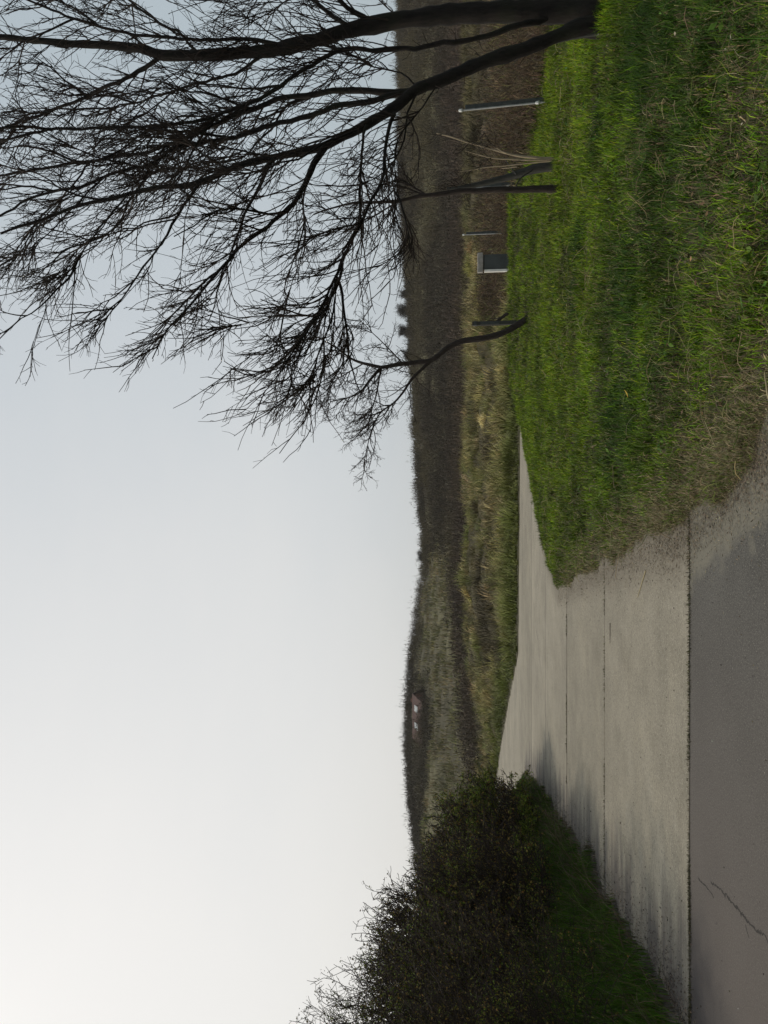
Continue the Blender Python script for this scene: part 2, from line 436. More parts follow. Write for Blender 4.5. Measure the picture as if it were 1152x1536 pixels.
def sheet(name, xs, ys, mat):
    Xg, Yg = np.meshgrid(xs, ys)
    Z = height(Xg, Yg)
    nx, ny = len(xs), len(ys)
    v = np.stack([Xg, Yg, Z], -1).reshape(-1, 3)
    i = (np.arange(ny - 1)[:, None] * nx + np.arange(nx - 1)[None, :]).ravel()
    f = np.stack([i, i + 1, i + nx + 1, i + nx], 1)
    x, y = v[:, 0], v[:, 1]
    d = sd_road(x, y)
    col = np.tile(np.array([.05, .045, .022]), (len(v), 1))
    dune = sstep(0, 2, y - yfar(x))[:, None]
    col = col * (1 - dune) + np.array([.065, .055, .026]) * dune
    sandy = ((1 - sstep(.05, .5, d)) * (y < 24))[:, None]
    col = col * (1 - sandy) + np.array([.12, .105, .078]) * sandy
    lft = (sstep(-3.2, -3.7, x) * (1 - sstep(.0, .55, d)) * (y < 21))[:, None]
    col = col * (1 - lft) + np.array([.06, .052, .046]) * lft
    thick = (sstep(8.6, 9.6, x) * (y < 40) * (y > 8))[:, None]
    col = col * (1 - thick) + np.array([.055, .042, .028]) * thick
    hill = sstep(58, 64, y)[:, None]
    olive = sstep(.45, .62, fbm(x, y, .09, 44))[:, None]
    hc = np.array([.07, .062, .036]) * (1 - olive) + np.array([.105, .096, .05]) * olive
    col = col * (1 - hill) + hc * hill
    mb = MB(); mb.add(v, f, col)
    return tag(mb.build(name, mat, smooth=True), kind='structure')
sheet('ground', xs, ys_near, M_ground)
sheet('hills', axis([(-500, -150, 25), (-150, -100, 2.5), (-100, 100, 1.0), (100, 150, 2.5), (150, 500, 25)]), ys_far, M_ground)

def flat_sheet(name, x0, x1, y0, y1, sx, sy, z, mat):
    xa = np.linspace(x0, x1, max(2, int((x1 - x0) / sx))); ya = np.linspace(y0, y1, max(2, int((y1 - y0) / sy)))
    Xg, Yg = np.meshgrid(xa, ya); x = Xg.ravel(); y = Yg.ravel()
    d = sd_poly(x, y, ROAD)
    nx, ny = len(xa), len(ya)
    i = (np.arange(ny - 1)[:, None] * nx + np.arange(nx - 1)[None, :]).ravel()
    f = np.stack([i, i + 1, i + nx + 1, i + nx], 1)
    keep = (d[f] < .7).any(1)
    lawnd = sd_poly(x, y, np.array(lawn_far + lawn_near + [(60, -9)], float))
    e1 = np.clip(1 - lawnd / (.75 - .25 * sstep(6, 12, y) - .3 * sstep(14, 19, y)), 0, 1)
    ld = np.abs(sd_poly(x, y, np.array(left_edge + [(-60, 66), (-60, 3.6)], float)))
    e2 = np.clip(1 - ld / 1.15, 0, 1) * (y < 22)  # left edge mask for debris and painted bush shadow
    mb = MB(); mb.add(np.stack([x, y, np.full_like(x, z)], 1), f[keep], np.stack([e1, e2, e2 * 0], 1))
    return tag(mb.build(name, mat), kind='structure')
flat_sheet('concrete_road', -36, 60, 5.77, 68, .35, .2, .004, M_concrete)
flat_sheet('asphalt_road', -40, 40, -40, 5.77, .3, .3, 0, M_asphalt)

# ------------------------------------------------------------------ grass
GREEN = [(.086, .168, .002), (.115, .195, .003), (.056, .108, .002), (.165, .205, .005)]
DARKG = [(.028, .066, .004), (.02, .05, .004), (.045, .092, .005)]
DRY = [(.2, .155, .08), (.14, .105, .055), (.27, .225, .13), (.09, .06, .035)]

def lawn():
    mb = MB()
    N = 520000
    # more blades near the camera, fewer and broader ones far away
    y = 3.4 + (23.5 - 3.4) * R.random(N) ** 1.7
    x = R.uniform(-1.6, 10.5, N)
    d = sd_road(x, y)
    vis = (x < y * .72 + 1.4) & (y < yfar(x) - .8)
    edge = sstep(-.1, .25, d + R.normal(0, .07, N))
    clump = fbm(x, y, 2.6, 51)
    keep = vis & (R.random(N) < edge * (.45 + .9 * clump)) & (x < 9.2 + R.normal(0, .4, N))
    x, y, d, clump = x[keep], y[keep], d[keep], clump[keep]; n = len(x)
    z = height(x, y)
    dryn = fbm(x, y, .9, 61) * .6 + fbm(x, y, 3.5, 62) * .4
    near = 1 - sstep(5, 12, y)
    pd = .05 + .55 * sstep(.47, .66, dryn) * (.35 + .65 * near) + .75 * (1 - sstep(.1, .75, d)) * (1 - sstep(10, 14, y))
    pd = pd * .6 + .02
    pd = pd + .3 * np.exp(-((x - 1.9) / 1.0) ** 2 - ((y - 4.6) / 1.2) ** 2)
    dark = sstep(.5, .64, fbm(x, y, .55, 71)) * (1 - sstep(5.5, 10, y)) + 1.1 * np.exp(-((x - 3.5) / 1.7) ** 2 - ((y - 5.0) / 2.1) ** 2)  # dark green patches, plus corner light falloff put into the near right grass colour
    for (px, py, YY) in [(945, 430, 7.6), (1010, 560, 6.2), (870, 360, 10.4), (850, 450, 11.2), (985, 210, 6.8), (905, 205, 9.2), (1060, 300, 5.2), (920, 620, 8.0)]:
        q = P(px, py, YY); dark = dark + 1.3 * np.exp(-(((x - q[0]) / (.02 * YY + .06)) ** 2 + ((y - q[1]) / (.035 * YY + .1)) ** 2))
    u = R.random(n)
    col = pick(n, GREEN, [4, 4, 3, 1.6])
    col = col * np.stack([1 + .14 * sstep(6, 13, y), np.ones(n), np.ones(n)], 1)
    col = col * (.4 + 1.05 * sstep(.3, .68, fbm(x, y, 1.3, 57) * .45 + fbm(x, y, 4.2, 59) * .55))[:, None]
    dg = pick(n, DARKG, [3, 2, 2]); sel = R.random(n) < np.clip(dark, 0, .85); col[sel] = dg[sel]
    dr = pick(n, DRY, [4, 4, 1.2, 2]); sel = u < pd; col[sel] = dr[sel]
    tuft = sstep(.45, .75, fbm(x, y, 4.5, 55))
    L = (.035 + .06 * clump + .08 * tuft + R.gamma(1.5, .018, n)) * (.6 + .4 * sstep(.0, .8, d))
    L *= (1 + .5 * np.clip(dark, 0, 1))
    Wd = (.0035 + .0022 * R.random(n)) * (1 + .075 * np.clip(y - 4, 0, 20))
    lean = np.abs(R.normal(.72, .42, n)) + .3 * sel
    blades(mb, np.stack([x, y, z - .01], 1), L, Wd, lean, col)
    # fringe of dry straw and short green along the edge of the road
    m = 60000
    le = np.array(lawn_near[:10], float); sg = R.random(m) * (len(le) - 1.001); ii = sg.astype(int); pe = le[ii] + (le[ii + 1] - le[ii]) * (sg - ii)[:, None]
    pe[:, 0] += R.gamma(1.6, .13, m) - .1; pe[:, 1] += R.normal(0, .15, m)
    de = sd_road(pe[:, 0], pe[:, 1]); ok = (de > -.03) & (R.random(m) < .25 + fbm(pe[:, 0], pe[:, 1], 4, 58))
    pe, de = pe[ok], de[ok]; m = len(pe)
    blades(mb, np.stack([pe[:, 0], pe[:, 1], height(pe[:, 0], pe[:, 1]) - .01], 1), R.uniform(.03, .1, m) + .04 * sstep(.1, .5, de), R.uniform(.002, .0045, m) * (1 + .06 * (pe[:, 1] - 4)), np.abs(R.normal(.8, .4, m)), pick(m, [(.26, .21, .115), (.19, .15, .08), (.34, .285, .17), (.1, .075, .045), (.07, .13, .008)], [4, 4, 2.2, 2, 3]))
    # long curled straw lying over the tufts
    m = 2600
    yy = 3.8 + 12 * R.random(m) ** 1.6; xx = R.uniform(-1, 8.5, m)
    ok = (sd_road(xx, yy) > .12) & (R.random(m) < .12 + .9 * sstep(.45, .6, fbm(xx, yy, .9, 61)))
    xx, yy = xx[ok], yy[ok]; m = len(xx)
    az = R.uniform(0, 6.28, m)
    st = np.stack([xx, yy, height(xx, yy) + R.uniform(.03, .12, m)], 1)
    pl = grow(st, np.stack([np.cos(az), np.sin(az), R.uniform(.1, .7, m)], 1), R.uniform(.12, .3, m), 6, .22, -.14)
    tubes(mb, pl, (.0016 + .0009 * R.random((m, 1))) * np.ones((1, 6)) * (1 + .05 * yy[:, None]), 3, pick(m, [(.22, .19, .1), (.17, .14, .07), (.12, .16, .035)], [3, 3, 2]))
    # broad weeds, dead leaves and dark rush tufts break up the turf
    m = 420; yy = 4 + 15 * R.random(m) ** 1.5; xx = R.uniform(-.5, 8.5, m); ok = (sd_road(xx, yy) > .35) & (fbm(xx, yy, 1.3, 64) > .5); xx, yy = xx[ok], yy[ok]; m = len(xx)
    k = 9; bx = np.repeat(xx, k) + R.normal(0, .035, m * k); by = np.repeat(yy, k) + R.normal(0, .035, m * k)
    leaves(mb, np.stack([bx, by, height(bx, by) + R.uniform(.02, .09, m * k)], 1), R.uniform(.03, .075, m * k), pick(m * k, [(.045, .095, .012), (.07, .13, .018), (.1, .12, .03)], [3, 3, 1]), aspect=.5, flat=.45)
    m = 1500; yy = 3.9 + 9 * R.random(m) ** 1.6; xx = R.uniform(.2, 7, m); ok = (sd_road(xx, yy) > .1); xx, yy = xx[ok], yy[ok]; m = len(xx)
    leaves(mb, np.stack([xx, yy, height(xx, yy) + R.uniform(.03, .1, m)], 1), R.uniform(.015, .05, m), pick(m, [(.14, .09, .045), (.08, .05, .03), (.22, .17, .09), (.3, .28, .2)], [4, 3, 2, .6]), aspect=.4, flat=.5)
    return tag(mb.build('lawn_grass', M_grass), 'rough green grass with dry straw patches right of the concrete road', 'grass', kind='stuff')
lawn()

def verge():
    mb = MB()
    N = 190000
    y = 4.6 + 17 * R.random(N) ** 1.4; x = R.uniform(-9.5, -3.3, N)
    d = sd_road(x, y)
    keep = (d > -.03) & (R.random(N) < sstep(-.03, .25, d)) & (d < 3) & (y < 22)
    x, y, d = x[keep], y[keep], d[keep]; n = len(x); z = height(x, y)
    col = pick(n, [(.05, .112, .005), (.034, .08, .004), (.075, .14, .008), (.1, .09, .025)], [4, 4, 2, .7])
    dr = pick(n, [(.11, .085, .055), (.07, .055, .04), (.17, .14, .09)], [3, 3, 1]); sel = R.random(n) < .85 * (1 - sstep(0, .3, d)) + .04 + .25 * sstep(.6, 1.3, d); col[sel] = dr[sel]
    cl = fbm(x, y, 2, 81)
    L = (.07 + .17 * cl + R.gamma(2, .025, n)) * (.5 + .7 * sstep(0, .7, d)) * (1 + 1.7 * sstep(.35, 1.1, d) * R.random(n) ** 2)
    blades(mb, np.stack([x, y, z - .01], 1), L, (.004 + .003 * R.random(n)) * (1 + .06 * (y - 4)), np.abs(R.normal(.35, .3, n)), col)
    # dry stems and bramble runners creeping out of the bushes over the grass
    m = 1500; yy = R.uniform(5.4, 19, m); ex = np.interp(yy, [p[1] for p in left_edge[3:11]], [p[0] for p in left_edge[3:11]]); xx = ex - R.gamma(2.2, .28, m) - .12
    aa = R.normal(0, .9, m); pl = grow(np.stack([xx, yy, height(xx, yy) + .02], 1), np.stack([np.cos(aa) * .7, np.sin(aa) * .7, R.uniform(.5, 1.3, m)], 1), R.uniform(.2, .55, m), 6, .22, -.1)
    tubes(mb, pl, np.linspace(1, .5, 6)[None] * R.uniform(.002, .004, (m, 1)) * (1 + .05 * (yy[:, None] - 5)), 3, pick(m, [(.07, .05, .03), (.12, .09, .055), (.05, .075, .012)], [3, 2, 2]))
    return tag(mb.build('verge_grass', M_grass), 'dark green grass verge along the foot of the thorn bushes', 'grass', kind='stuff')
verge()

def dune_grass():
    mb = MB()
    def zone(T):
        yy = 24 + 40 * R.random(T) ** 1.15; xx = R.uniform(-1, 1, T) * (6 + yy * .72)
        ok = (yy > yfar(xx) + .25) & (sd_poly(xx, yy, ROAD) > .2)
        return xx[ok], yy[ok]
    def tones(xx, yy, T):
        tone = pick(T, [(.31, .25, .1), (.23, .21, .07), (.16, .165, .045), (.37, .3, .15), (.08, .07, .028)], [3, 3.5, 2.5, 1.2, 1.2], jit=.22)
        rt = sstep(.3, .42, xx / yy)[:, None] * .8; tone = tone * (1 - rt) + np.array([.07, .058, .028]) * rt
        rush = sstep(.58, .66, fbm(xx, yy, .2, 93))[:, None]; tone = tone * (1 - rush) + np.array([.075, .06, .03]) * rush
        gr = (1 - sstep(1.2, 6.5, yy - yfar(xx)))[:, None] * .85; return tone * (1 - gr) + np.array([.125, .15, .024]) * gr
    # low turf between the tussocks
    xx, yy = zone(120000); T = len(xx)
    blades(mb, np.stack([xx, yy, height(xx, yy) - .02], 1), R.uniform(.1, .3, T), .016 + .012 * R.random(T), np.abs(R.normal(.7, .35, T)), tones(xx, yy, T) * .5)
    # domed tussocks, each spraying outwards from its own root
    xx, yy = zone(6500); T = len(xx); k = 46
    off = sstep(0, 3.5, yy - yfar(xx)); cl = fbm(xx, yy, .4, 91)
    keep = R.random(T) < .25 + 1.1 * sstep(.38, .6, cl); xx, yy, off, cl = xx[keep], yy[keep], off[keep], cl[keep]; T = len(xx)
    size = (.18 + (.34 + .62 * R.random(T) ** 2) * off) * (.7 + .6 * cl); tr_ = size * R.uniform(.35, .7, T)
    tone = tones(xx, yy, T)
    an = R.uniform(0, 6.28, T * k); rr = np.sqrt(R.random(T * k))
    bx = np.repeat(xx, k) + np.cos(an) * rr * np.repeat(tr_, k); by = np.repeat(yy, k) + np.sin(an) * rr * np.repeat(tr_, k)
    blades(mb, np.stack([bx, by, height(bx, by) - .03], 1), np.repeat(size, k) * R.uniform(.6, 1.15, T * k) * (1.1 - .35 * rr), (.012 + .01 * R.random(T * k)) * (1 + .012 * (by - 24)), .12 + .75 * rr + np.abs(R.normal(0, .15, T * k)), np.repeat(tone, k, 0) * np.exp(R.normal(0, .18, (T * k, 1))), az=an + R.normal(0, .5, T * k))
    xx, yy = zone(900); keep = (yy - yfar(xx) > 1.2) & (R.random(len(xx)) < .25 + sstep(.4, .6, fbm(xx, yy, .3, 97))); xx, yy = xx[keep], yy[keep]; T = len(xx); k = 190
    size = R.uniform(.55, 1.0, T); tr_ = R.uniform(.3, .62, T); tone = tones(xx, yy, T) * R.uniform(.85, 1.3, (T, 1))
    an = R.uniform(0, 6.28, T * k); rr = np.sqrt(R.random(T * k)); lay = np.repeat(R.normal(.5, .6, T), k)
    bx = np.repeat(xx, k) + np.cos(an) * rr * np.repeat(tr_, k); by = np.repeat(yy, k) + np.sin(an) * rr * np.repeat(tr_, k)
    blades(mb, np.stack([bx, by, height(bx, by) - .03], 1), np.repeat(size, k) * R.uniform(.6, 1.1, T * k) * (1.1 - .4 * rr), (.011 + .009 * R.random(T * k)) * (1 + .012 * (by - 24)), .15 + .8 * rr + np.abs(R.normal(0, .15, T * k)), np.repeat(tone, k, 0) * np.exp(R.normal(0, .16, (T * k, 1))), az=np.where(R.random(T * k) < .35, lay, an) + R.normal(0, .4, T * k))
    # marram tufts higher on the dune slopes among the scrub
    T = 5200
    yy = R.uniform(60, 126, T); xx = R.uniform(-1, 1, T) * (yy * .75)
    ok = scrub_mask(xx, yy) < .45
    xx, yy = xx[ok], yy[ok]; T = len(xx); k = 14
    bx = np.repeat(xx, k) + R.normal(0, .5, T * k); by = np.repeat(yy, k) + R.normal(0, .5, T * k)
    tone = pick(T, [(.2, .165, .075), (.15, .14, .05), (.1, .09, .04)], [3, 3, 2])
    blades(mb, np.stack([bx, by, height(bx, by) - .05], 1), R.uniform(.4, .9, T * k), .05 + .05 * R.random(T * k), np.abs(R.normal(.4, .3, T * k)), np.repeat(tone, k, 0))
    return tag(mb.build('dune_grass', M_grass), 'tan and olive tussock grass on the dunes behind the road', 'dune grass', kind='stuff')

def scrub_mask(x, y):
    """1 where the hills carry thicket, 0 on bare grassy slopes"""
    m = fbm(x, y, .055, 101) * .6 + fbm(x, y, .2, 103) * .4 + .17
    m = m - .75 * np.exp(-((x + 15) / 11) ** 2 - ((y - 97) / 23) ** 2)
    m = m - .55 * sstep(-20, -32, x) * (1 - sstep(92, 104, y))
    m = m + .35 * sstep(-5, 10, x) + .3 * np.exp(-((x + 30) / 14) ** 2 - ((y - 98) / 7) ** 2)
    return m
dune_grass()

def scrub():
    mb = MB()
    T = 15000
    yy = 60 + 78 * R.random(T) ** .9; xx = R.uniform(-1, 1, T) * (yy * .74 + 4)
    ok = scrub_mask(xx, yy) > .4 + R.normal(0, .05, T)
    xx, yy = xx[ok], yy[ok]; T = len(xx)
    k = 30
    hgt = (.7 + .9 * fbm(xx, yy, .25, 111) + .3 * R.random(T)); rad = hgt * R.uniform(.7, 1.1, T)
    bigs = R.random(T) < .1; hgt = np.where(bigs, hgt * 1.5, hgt); rad = np.where(bigs, rad * 1.7, rad)
    big = sstep(.4, .6, fbm(xx, yy, .09, 115))[:, None]; low = (1 - sstep(66, 90, yy))[:, None]
    tone = np.array([.036, .027, .016]) * (1 - big) + np.array([.072, .058, .028]) * big
    tone = tone * (1 - .7 * low) + np.array([.06, .04, .03]) * .7 * low
    tone = tone * np.exp(R.normal(0, .22, (T, 1))); tone[bigs] *= R.uniform(.55, 1.5, (bigs.sum(), 1))
    base = np.stack([xx, yy, height(xx, yy) - .1], 1)
    def cloud(k):
        q = norm(R.normal(0, 1, (T * k, 3))) * (R.random((T * k, 1)) ** .4); q[:, 2] = np.abs(q[:, 2])
        return np.repeat(base, k, 0) + q * np.stack([np.repeat(rad, k), np.repeat(rad, k), np.repeat(hgt, k)], 1)
    leaves(mb, cloud(k), R.uniform(.1, .3, T * k), np.repeat(tone, k, 0) * np.exp(R.normal(0, .08, (T * k, 1))), aspect=.5)
    k = 14
    blades(mb, cloud(k), R.uniform(.3, .8, T * k), .03 + .03 * R.random(T * k), np.abs(R.normal(.2, .2, T * k)), np.repeat(tone, k, 0) * np.exp(R.normal(0, .15, (T * k, 1))))
    # upright bare shoots that fray the outline
    m = 9000
    si = R.integers(0, T, m)
    st = base[si] + np.stack([R.normal(0, .5, m) * rad[si], R.normal(0, .5, m) * rad[si], hgt[si] * .6], 1)
    tubes(mb, grow(st, np.stack([R.normal(0, .35, m), R.normal(0, .35, m), np.ones(m)], 1), R.uniform(.3, .7, m), 3, .15), np.array([[.02, .015, .008]]), 3, tone[si])
    return tag(mb.build('hill_scrub', M_tint), 'dark brown bare thicket covering the distant dune hills', 'scrub', kind='stuff')
scrub()

def undergrowth():
    mb = MB()
    m = 9000
    y = R.uniform(10.5, 36, m); x = 8.6 + R.gamma(1.6, 1.7, m) * 1.2
    ok = (x < y * .76 + 2.5) & ~((y > 19.8) & (y < 24.4)) | ((y > 24.4) & (x > 9.5))
    ok &= (y < 19.8) | (y > 24.4)
    x, y = x[ok], y[ok]; m = len(x)
    z = height(x, y)
    dep = sstep(8.4, 11, x)
    az = R.uniform(0, 6.28, m)
    L = R.uniform(.35, .95, m) * (.55 + .75 * dep)
    pl = grow(np.stack([x, y, z - .02], 1), np.stack([np.cos(az) * .6, np.sin(az) * .6, np.ones(m)], 1), L, 6, .28, -.03)
    col = pick(m, [(.11, .07, .042), (.07, .05, .032), (.15, .115, .06), (.2, .165, .1)], [4, 4, 2, .7])
    tubes(mb, pl, np.linspace(1, .5, 6)[None] * R.uniform(.003, .007, (m, 1)) * (1 + .04 * (y[:, None] - 10)), 3, col)
    pos, dr, t, idx = spawn(pl, 3, .3, 1, 30, 75)
    tw = grow(pos, dr, R.uniform(.1, .4, len(pos)), 4, .3, .02)
    tubes(mb, tw, np.full((1, 4), .0035) * (1 + .04 * (y[idx][:, None] - 10)), 3, col[idx])
    # matted dead leaves and stalks
    k = 60000
    yb = R.uniform(10.5, 36, k); xb = 8.2 + R.gamma(1.5, 2.2, k)
    ok = ((yb < 20.2) | (yb > 24.4)) & (xb < yb * .76 + 2.5)
    xb, yb = xb[ok], yb[ok]; k = len(xb)
    hh = R.random(k) ** 1.6 * (.25 + .75 * sstep(8.4, 11.5, xb)) * (.6 + .6 * fbm(xb, yb, .6, 121))
    c = pick(k, [(.115, .075, .045), (.075, .055, .034), (.16, .125, .06), (.1, .105, .025), (.04, .03, .022)], [4, 4, 2, 2, 3])
    blades(mb, np.stack([xb, yb, height(xb, yb) + hh - .05], 1), R.uniform(.1, .34, k), (.006 + .006 * R.random(k)) * (1 + .05 * (yb - 10)), np.abs(R.normal(.6, .5, k)), c)
    return tag(mb.build('undergrowth', M_tint), 'brown dead bramble undergrowth behind the line of fence posts', 'undergrowth', kind='stuff')
undergrowth()

def litter():
    mb = MB()
    m = 9000
    t = R.random(m); le = np.array(left_edge[2:11], float)
    s = t * (len(le) - 1) ; i = np.clip(s.astype(int), 0, len(le) - 2); p = le[i] + (le[i + 1] - le[i]) * (s - i)[:, None]
    p[:, 0] += R.gamma(1.0, .16, m) - .15; p[:, 1] += R.normal(0, .3, m)
    ok = sd_road(p[:, 0], p[:, 1]) < .12
    p = p[ok]; m = len(p)
    leaves(mb, np.stack([p[:, 0], p[:, 1], np.maximum(height(p[:, 0], p[:, 1]), .005) + .006], 1), R.uniform(.006, .026, m), pick(m, [(.05, .037, .03), (.085, .06, .045), (.032, .026, .024), (.15, .11, .07)], [4, 3, 3, 1]), aspect=.4, flat=.15)
    # straw and soil crumbs trodden over the edge of the lawn
    m = 16000
    le = np.array(lawn_near[:10], float); s = R.random(m) * (len(le) - 1); i = s.astype(int); p = le[i] + (le[np.minimum(i + 1, len(le) - 1)] - le[i]) * (s - i)[:, None]
    p[:, 0] += R.normal(.02, .1, m) - R.gamma(.5, .12, m); p[:, 1] += R.normal(0, .1, m)
    ok = sd_road(p[:, 0], p[:, 1]) < .25
    p = p[ok]; m = len(p)
    leaves(mb, np.stack([p[:, 0], p[:, 1], np.maximum(height(p[:, 0], p[:, 1]), .004) + .005], 1), R.uniform(.006, .032, m), pick(m, [(.13, .1, .065), (.08, .06, .04), (.21, .175, .11), (.05, .04, .03)], [4, 3, 2, 2]), aspect=.2, flat=.12)
    m = 1500; xx = R.uniform(-5, 1.2, m); yy = 4 + 13 * R.random(m) ** 1.5; ok = sd_road(xx, yy) < -.05; xx, yy = xx[ok], yy[ok]; m = len(xx)
    leaves(mb, np.stack([xx, yy, np.full(m, .009)], 1), R.uniform(.004, .016, m), pick(m, [(.05, .04, .03), (.11, .085, .05), (.3, .28, .24), (.04, .035, .03)], [4, 3, 1.5, 3]), aspect=.55, flat=.3)
    return tag(mb.build('leaf_litter', M_tint), 'dry leaf litter and straw crumbs along the edges of the concrete', 'leaf litter', kind='stuff')
litter()

def moss():
    mb = MB()
    m = 9000
    x = R.uniform(-3.9, .2, m); y = 5.77 + R.normal(0, .018, m) + .02 * np.sin(x * 2.3)
    ok = R.random(m) < .15 + .9 * sstep(.42, .62, fbm(x, x * 0, 1.3, 131))
    x, y = x[ok], y[ok]; m = len(x)
    blades(mb, np.stack([x, y, np.full(m, .002)], 1), R.uniform(.004, .02, m), R.uniform(.002, .005, m), np.abs(R.normal(.5, .4, m)), pick(m, [(.06, .058, .022), (.045, .04, .022), (.1, .085, .045)], [3, 3, 1]))
    for jy, kk in ((9.24, 900), (12.71, 1500), (5.78, 1300)):
        x = R.uniform(-4.4, .1, kk); ok = fbm(x, x * 0 + jy, 2.2, 133) > .54; x = x[ok]; m = len(x)
        blades(mb, np.stack([x, jy + R.normal(0, .012, m), np.full(m, .002)], 1), R.uniform(.008, .035, m), R.uniform(.002, .005, m) * (1 + .1 * (jy - 5)), np.abs(R.normal(.6, .4, m)), pick(m, [(.07, .085, .02), (.05, .045, .025), (.13, .1, .05)], [3, 3, 2]))
    return tag(mb.build('moss', M_grass), 'moss, dirt and small weeds in the joints of the concrete road', 'moss', kind='stuff')
moss()

# ------------------------------------------------------------------ bare trees
def limb_set(lines, D0, dv, rng, rs=1.0):
    """measured limbs -> list of (points, radii); each limb is given its own true depth"""
    out = []
    for pts, r0, r1, dd0, dd1 in lines:
        n = len(pts)
        w = np.linspace(0, 1, n)
        r0, r1 = r0 * rs, r1 * rs
        p = np.array([P(x, y, D0 + dd0 + (dd1 - dd0) * t) for (x, y), t in zip(pts, w)])
        rr = r0 + (r1 - r0) * w ** .8
        out.append(smooth_line(p, rr, .1, dv, rng))
    return out

def resample(p, n):
    s = np.concatenate([[0], np.cumsum(np.linalg.norm(np.diff(p, axis=0), axis=1))]); t = np.linspace(0, s[-1], n)
    return np.stack([np.interp(t, s, p[:, i]) for i in range(3)], 1), s[-1]

def big_tree():
    rng = np.random.default_rng(3)
    D = 9.1
    base = P(905, 28, D); gz = float(height(base[0], base[1])); base[2] = gz
    root = empty('bare_tree', base)
    tag(root, 'large bare multi-stemmed tree with dense dark twigs on the right grass bank', 'tree')
    trunkA = [([(912, 22), (860, 18), (800, 17), (733, 17), (660, 22), (605, 29), (560, 38), (525, 45), (473, 60), (404, 76), (350, 80), (300, 83), (243, 83), (208, 72), (150, 68), (104, 66), (50, 60), (0, 55), (-80, 50)], .2, .045, 0, .3)]
    trunkB = [([(912, 40), (880, 42), (855, 46), (803, 69), (733, 92), (681, 111), (629, 133), (595, 158), (550, 187), (515, 205), (487, 222), (450, 228), (415, 233), (352, 252), (300, 274), (243, 281), (191, 292), (121, 309), (60, 330), (0, 350)], .15, .02, -.1, -.9)]
    limbs = [
        ([(820, 26), (790, 34), (733, 52), (681, 64), (620, 70), (560, 73), (508, 76), (453, 107), (387, 149), (335, 172), (300, 184), (195, 190), (87, 194), (0, 208), (-60, 215)], .062, .022, 0, -.6),
        ([(640, 128), (595, 139), (525, 137), (473, 141), (404, 156), (335, 180), (300, 192), (260, 212), (208, 229), (139, 240), (69, 250), (0, 260), (-60, 262)], .07, .02, -.25, .5),
        ([(600, 141), (543, 153), (473, 170), (421, 184), (352, 205), (299, 212), (260, 222), (226, 243), (174, 260), (121, 278), (45, 299), (0, 323), (-40, 350)], .055, .02, -.25, -.2),
        ([(487, 222), (467, 257), (449, 288), (432, 312), (400, 340), (370, 365), (330, 400), (300, 440), (268, 480), (250, 500), (228, 535)], .06, .008, -.6, -1.4),
        ([(550, 187), (540, 243), (540, 299), (536, 340), (515, 382), (505, 425), (501, 470), (498, 519)], .028, .008, -.5, -.9),
        ([(592, 170), (580, 220), (571, 271), (555, 310), (543, 330), (515, 389), (495, 440), (473, 474), (456, 495), (420, 520), (369, 540)], .034, .007, -.5, -1.6),
        ([(473, 474), (460, 505), (448, 530), (440, 556), (430, 575)], .013, .005, -1.4, -1.6),
        ([(498, 519), (484, 548), (472, 566)], .011, .004, -.9, -1.3),
        ([(470, 470), (430, 474), (400, 480), (340, 492)], .013, .004, -1.4, -1.2),
        ([(415, 233), (390, 280), (370, 320), (350, 370), (330, 420), (318, 470), (306, 492)], .036, .006, -.7, -.2),
        ([(300, 274), (275, 310), (250, 350), (215, 400), (185, 440), (155, 478), (130, 500)], .03, .006, -.8, -1.2),
        ([(191, 292), (160, 330), (130, 370), (90, 410), (66, 430)], .02, .006, -.8, -.5),
        ([(243, 83), (208, 108), (170, 125), (139, 138), (80, 165), (30, 185), (-30, 210)], .05, .025, .2, .9),
        ([(430, 68), (399, 63), (330, 61), (260, 60), (190, 50), (139, 35), (87, 20), (40, 0), (0, -20)], .04, .018, .1, -.3),
        ([(525, 45), (505, 25), (470, 0), (430, -40), (380, -70), (300, -100)], .05, .02, .1, .6),
        ([(560, 38), (520, 12), (490, -30), (450, -90), (380, -150), (300, -190)], .05, .02, .1, -.5),
        ([(300, 83), (270, 50), (220, 20), (160, -20), (90, -50)], .035, .015, .2, .8),
        ([(404, 76), (370, 100), (330, 118), (280, 130), (220, 150), (160, 160), (90, 165), (0, 170)], .035, .015, .1, 1.2),
        ([(473, 141), (430, 160), (400, 200), (360, 235), (310, 250), (250, 255), (190, 270)], .03, .01, .0, .9),
        ([(226, 243), (200, 290), (180, 330), (140, 370), (110, 400)], .022, .008, -.3, .4),
        ([(139, 240), (100, 290), (60, 330), (30, 380), (0, 420)], .022, .008, .2, .9),
        ([(467, 257), (455, 310), (455, 350), (450, 400), (435, 440), (410, 480)], .02, .006, -.6, .9),
        ([(629, 133), (600, 110), (560, 100), (520, 95), (480, 100), (430, 125)], .02, .008, -.2, .3),
        ([(660, 118), (625, 165), (600, 205), (590, 240), (592, 290), (600, 330)], .016, .006, -.3, -.8),
    ]
    A = limb_set(trunkA, D, .008, rng, .7); B = limb_set(trunkB, D, .012, rng, .66); Ls = limb_set(limbs, D, .022, rng, .63)
    for ls in (A, B):
        mb = MB()
        for p, r in ls:
            r = r * (1 + .07 * rng.normal(0, 1, len(r))); r[:6] = r[:6] * np.linspace(1.45, 1, 6); p[0][2] = gz - .15
            tubes(mb, p[None], r[None], 9)
        mb.build('trunk', M_bark, root, base, True)
    for p, r in Ls:
        mb = MB(); tubes(mb, p[None], (r * (1 + .05 * rng.normal(0, 1, len(r))))[None], 6)
        mb.build('branch', M_bark, root, base, True)
    # finer growth in 3-D
    tw = MB()
    L2 = []
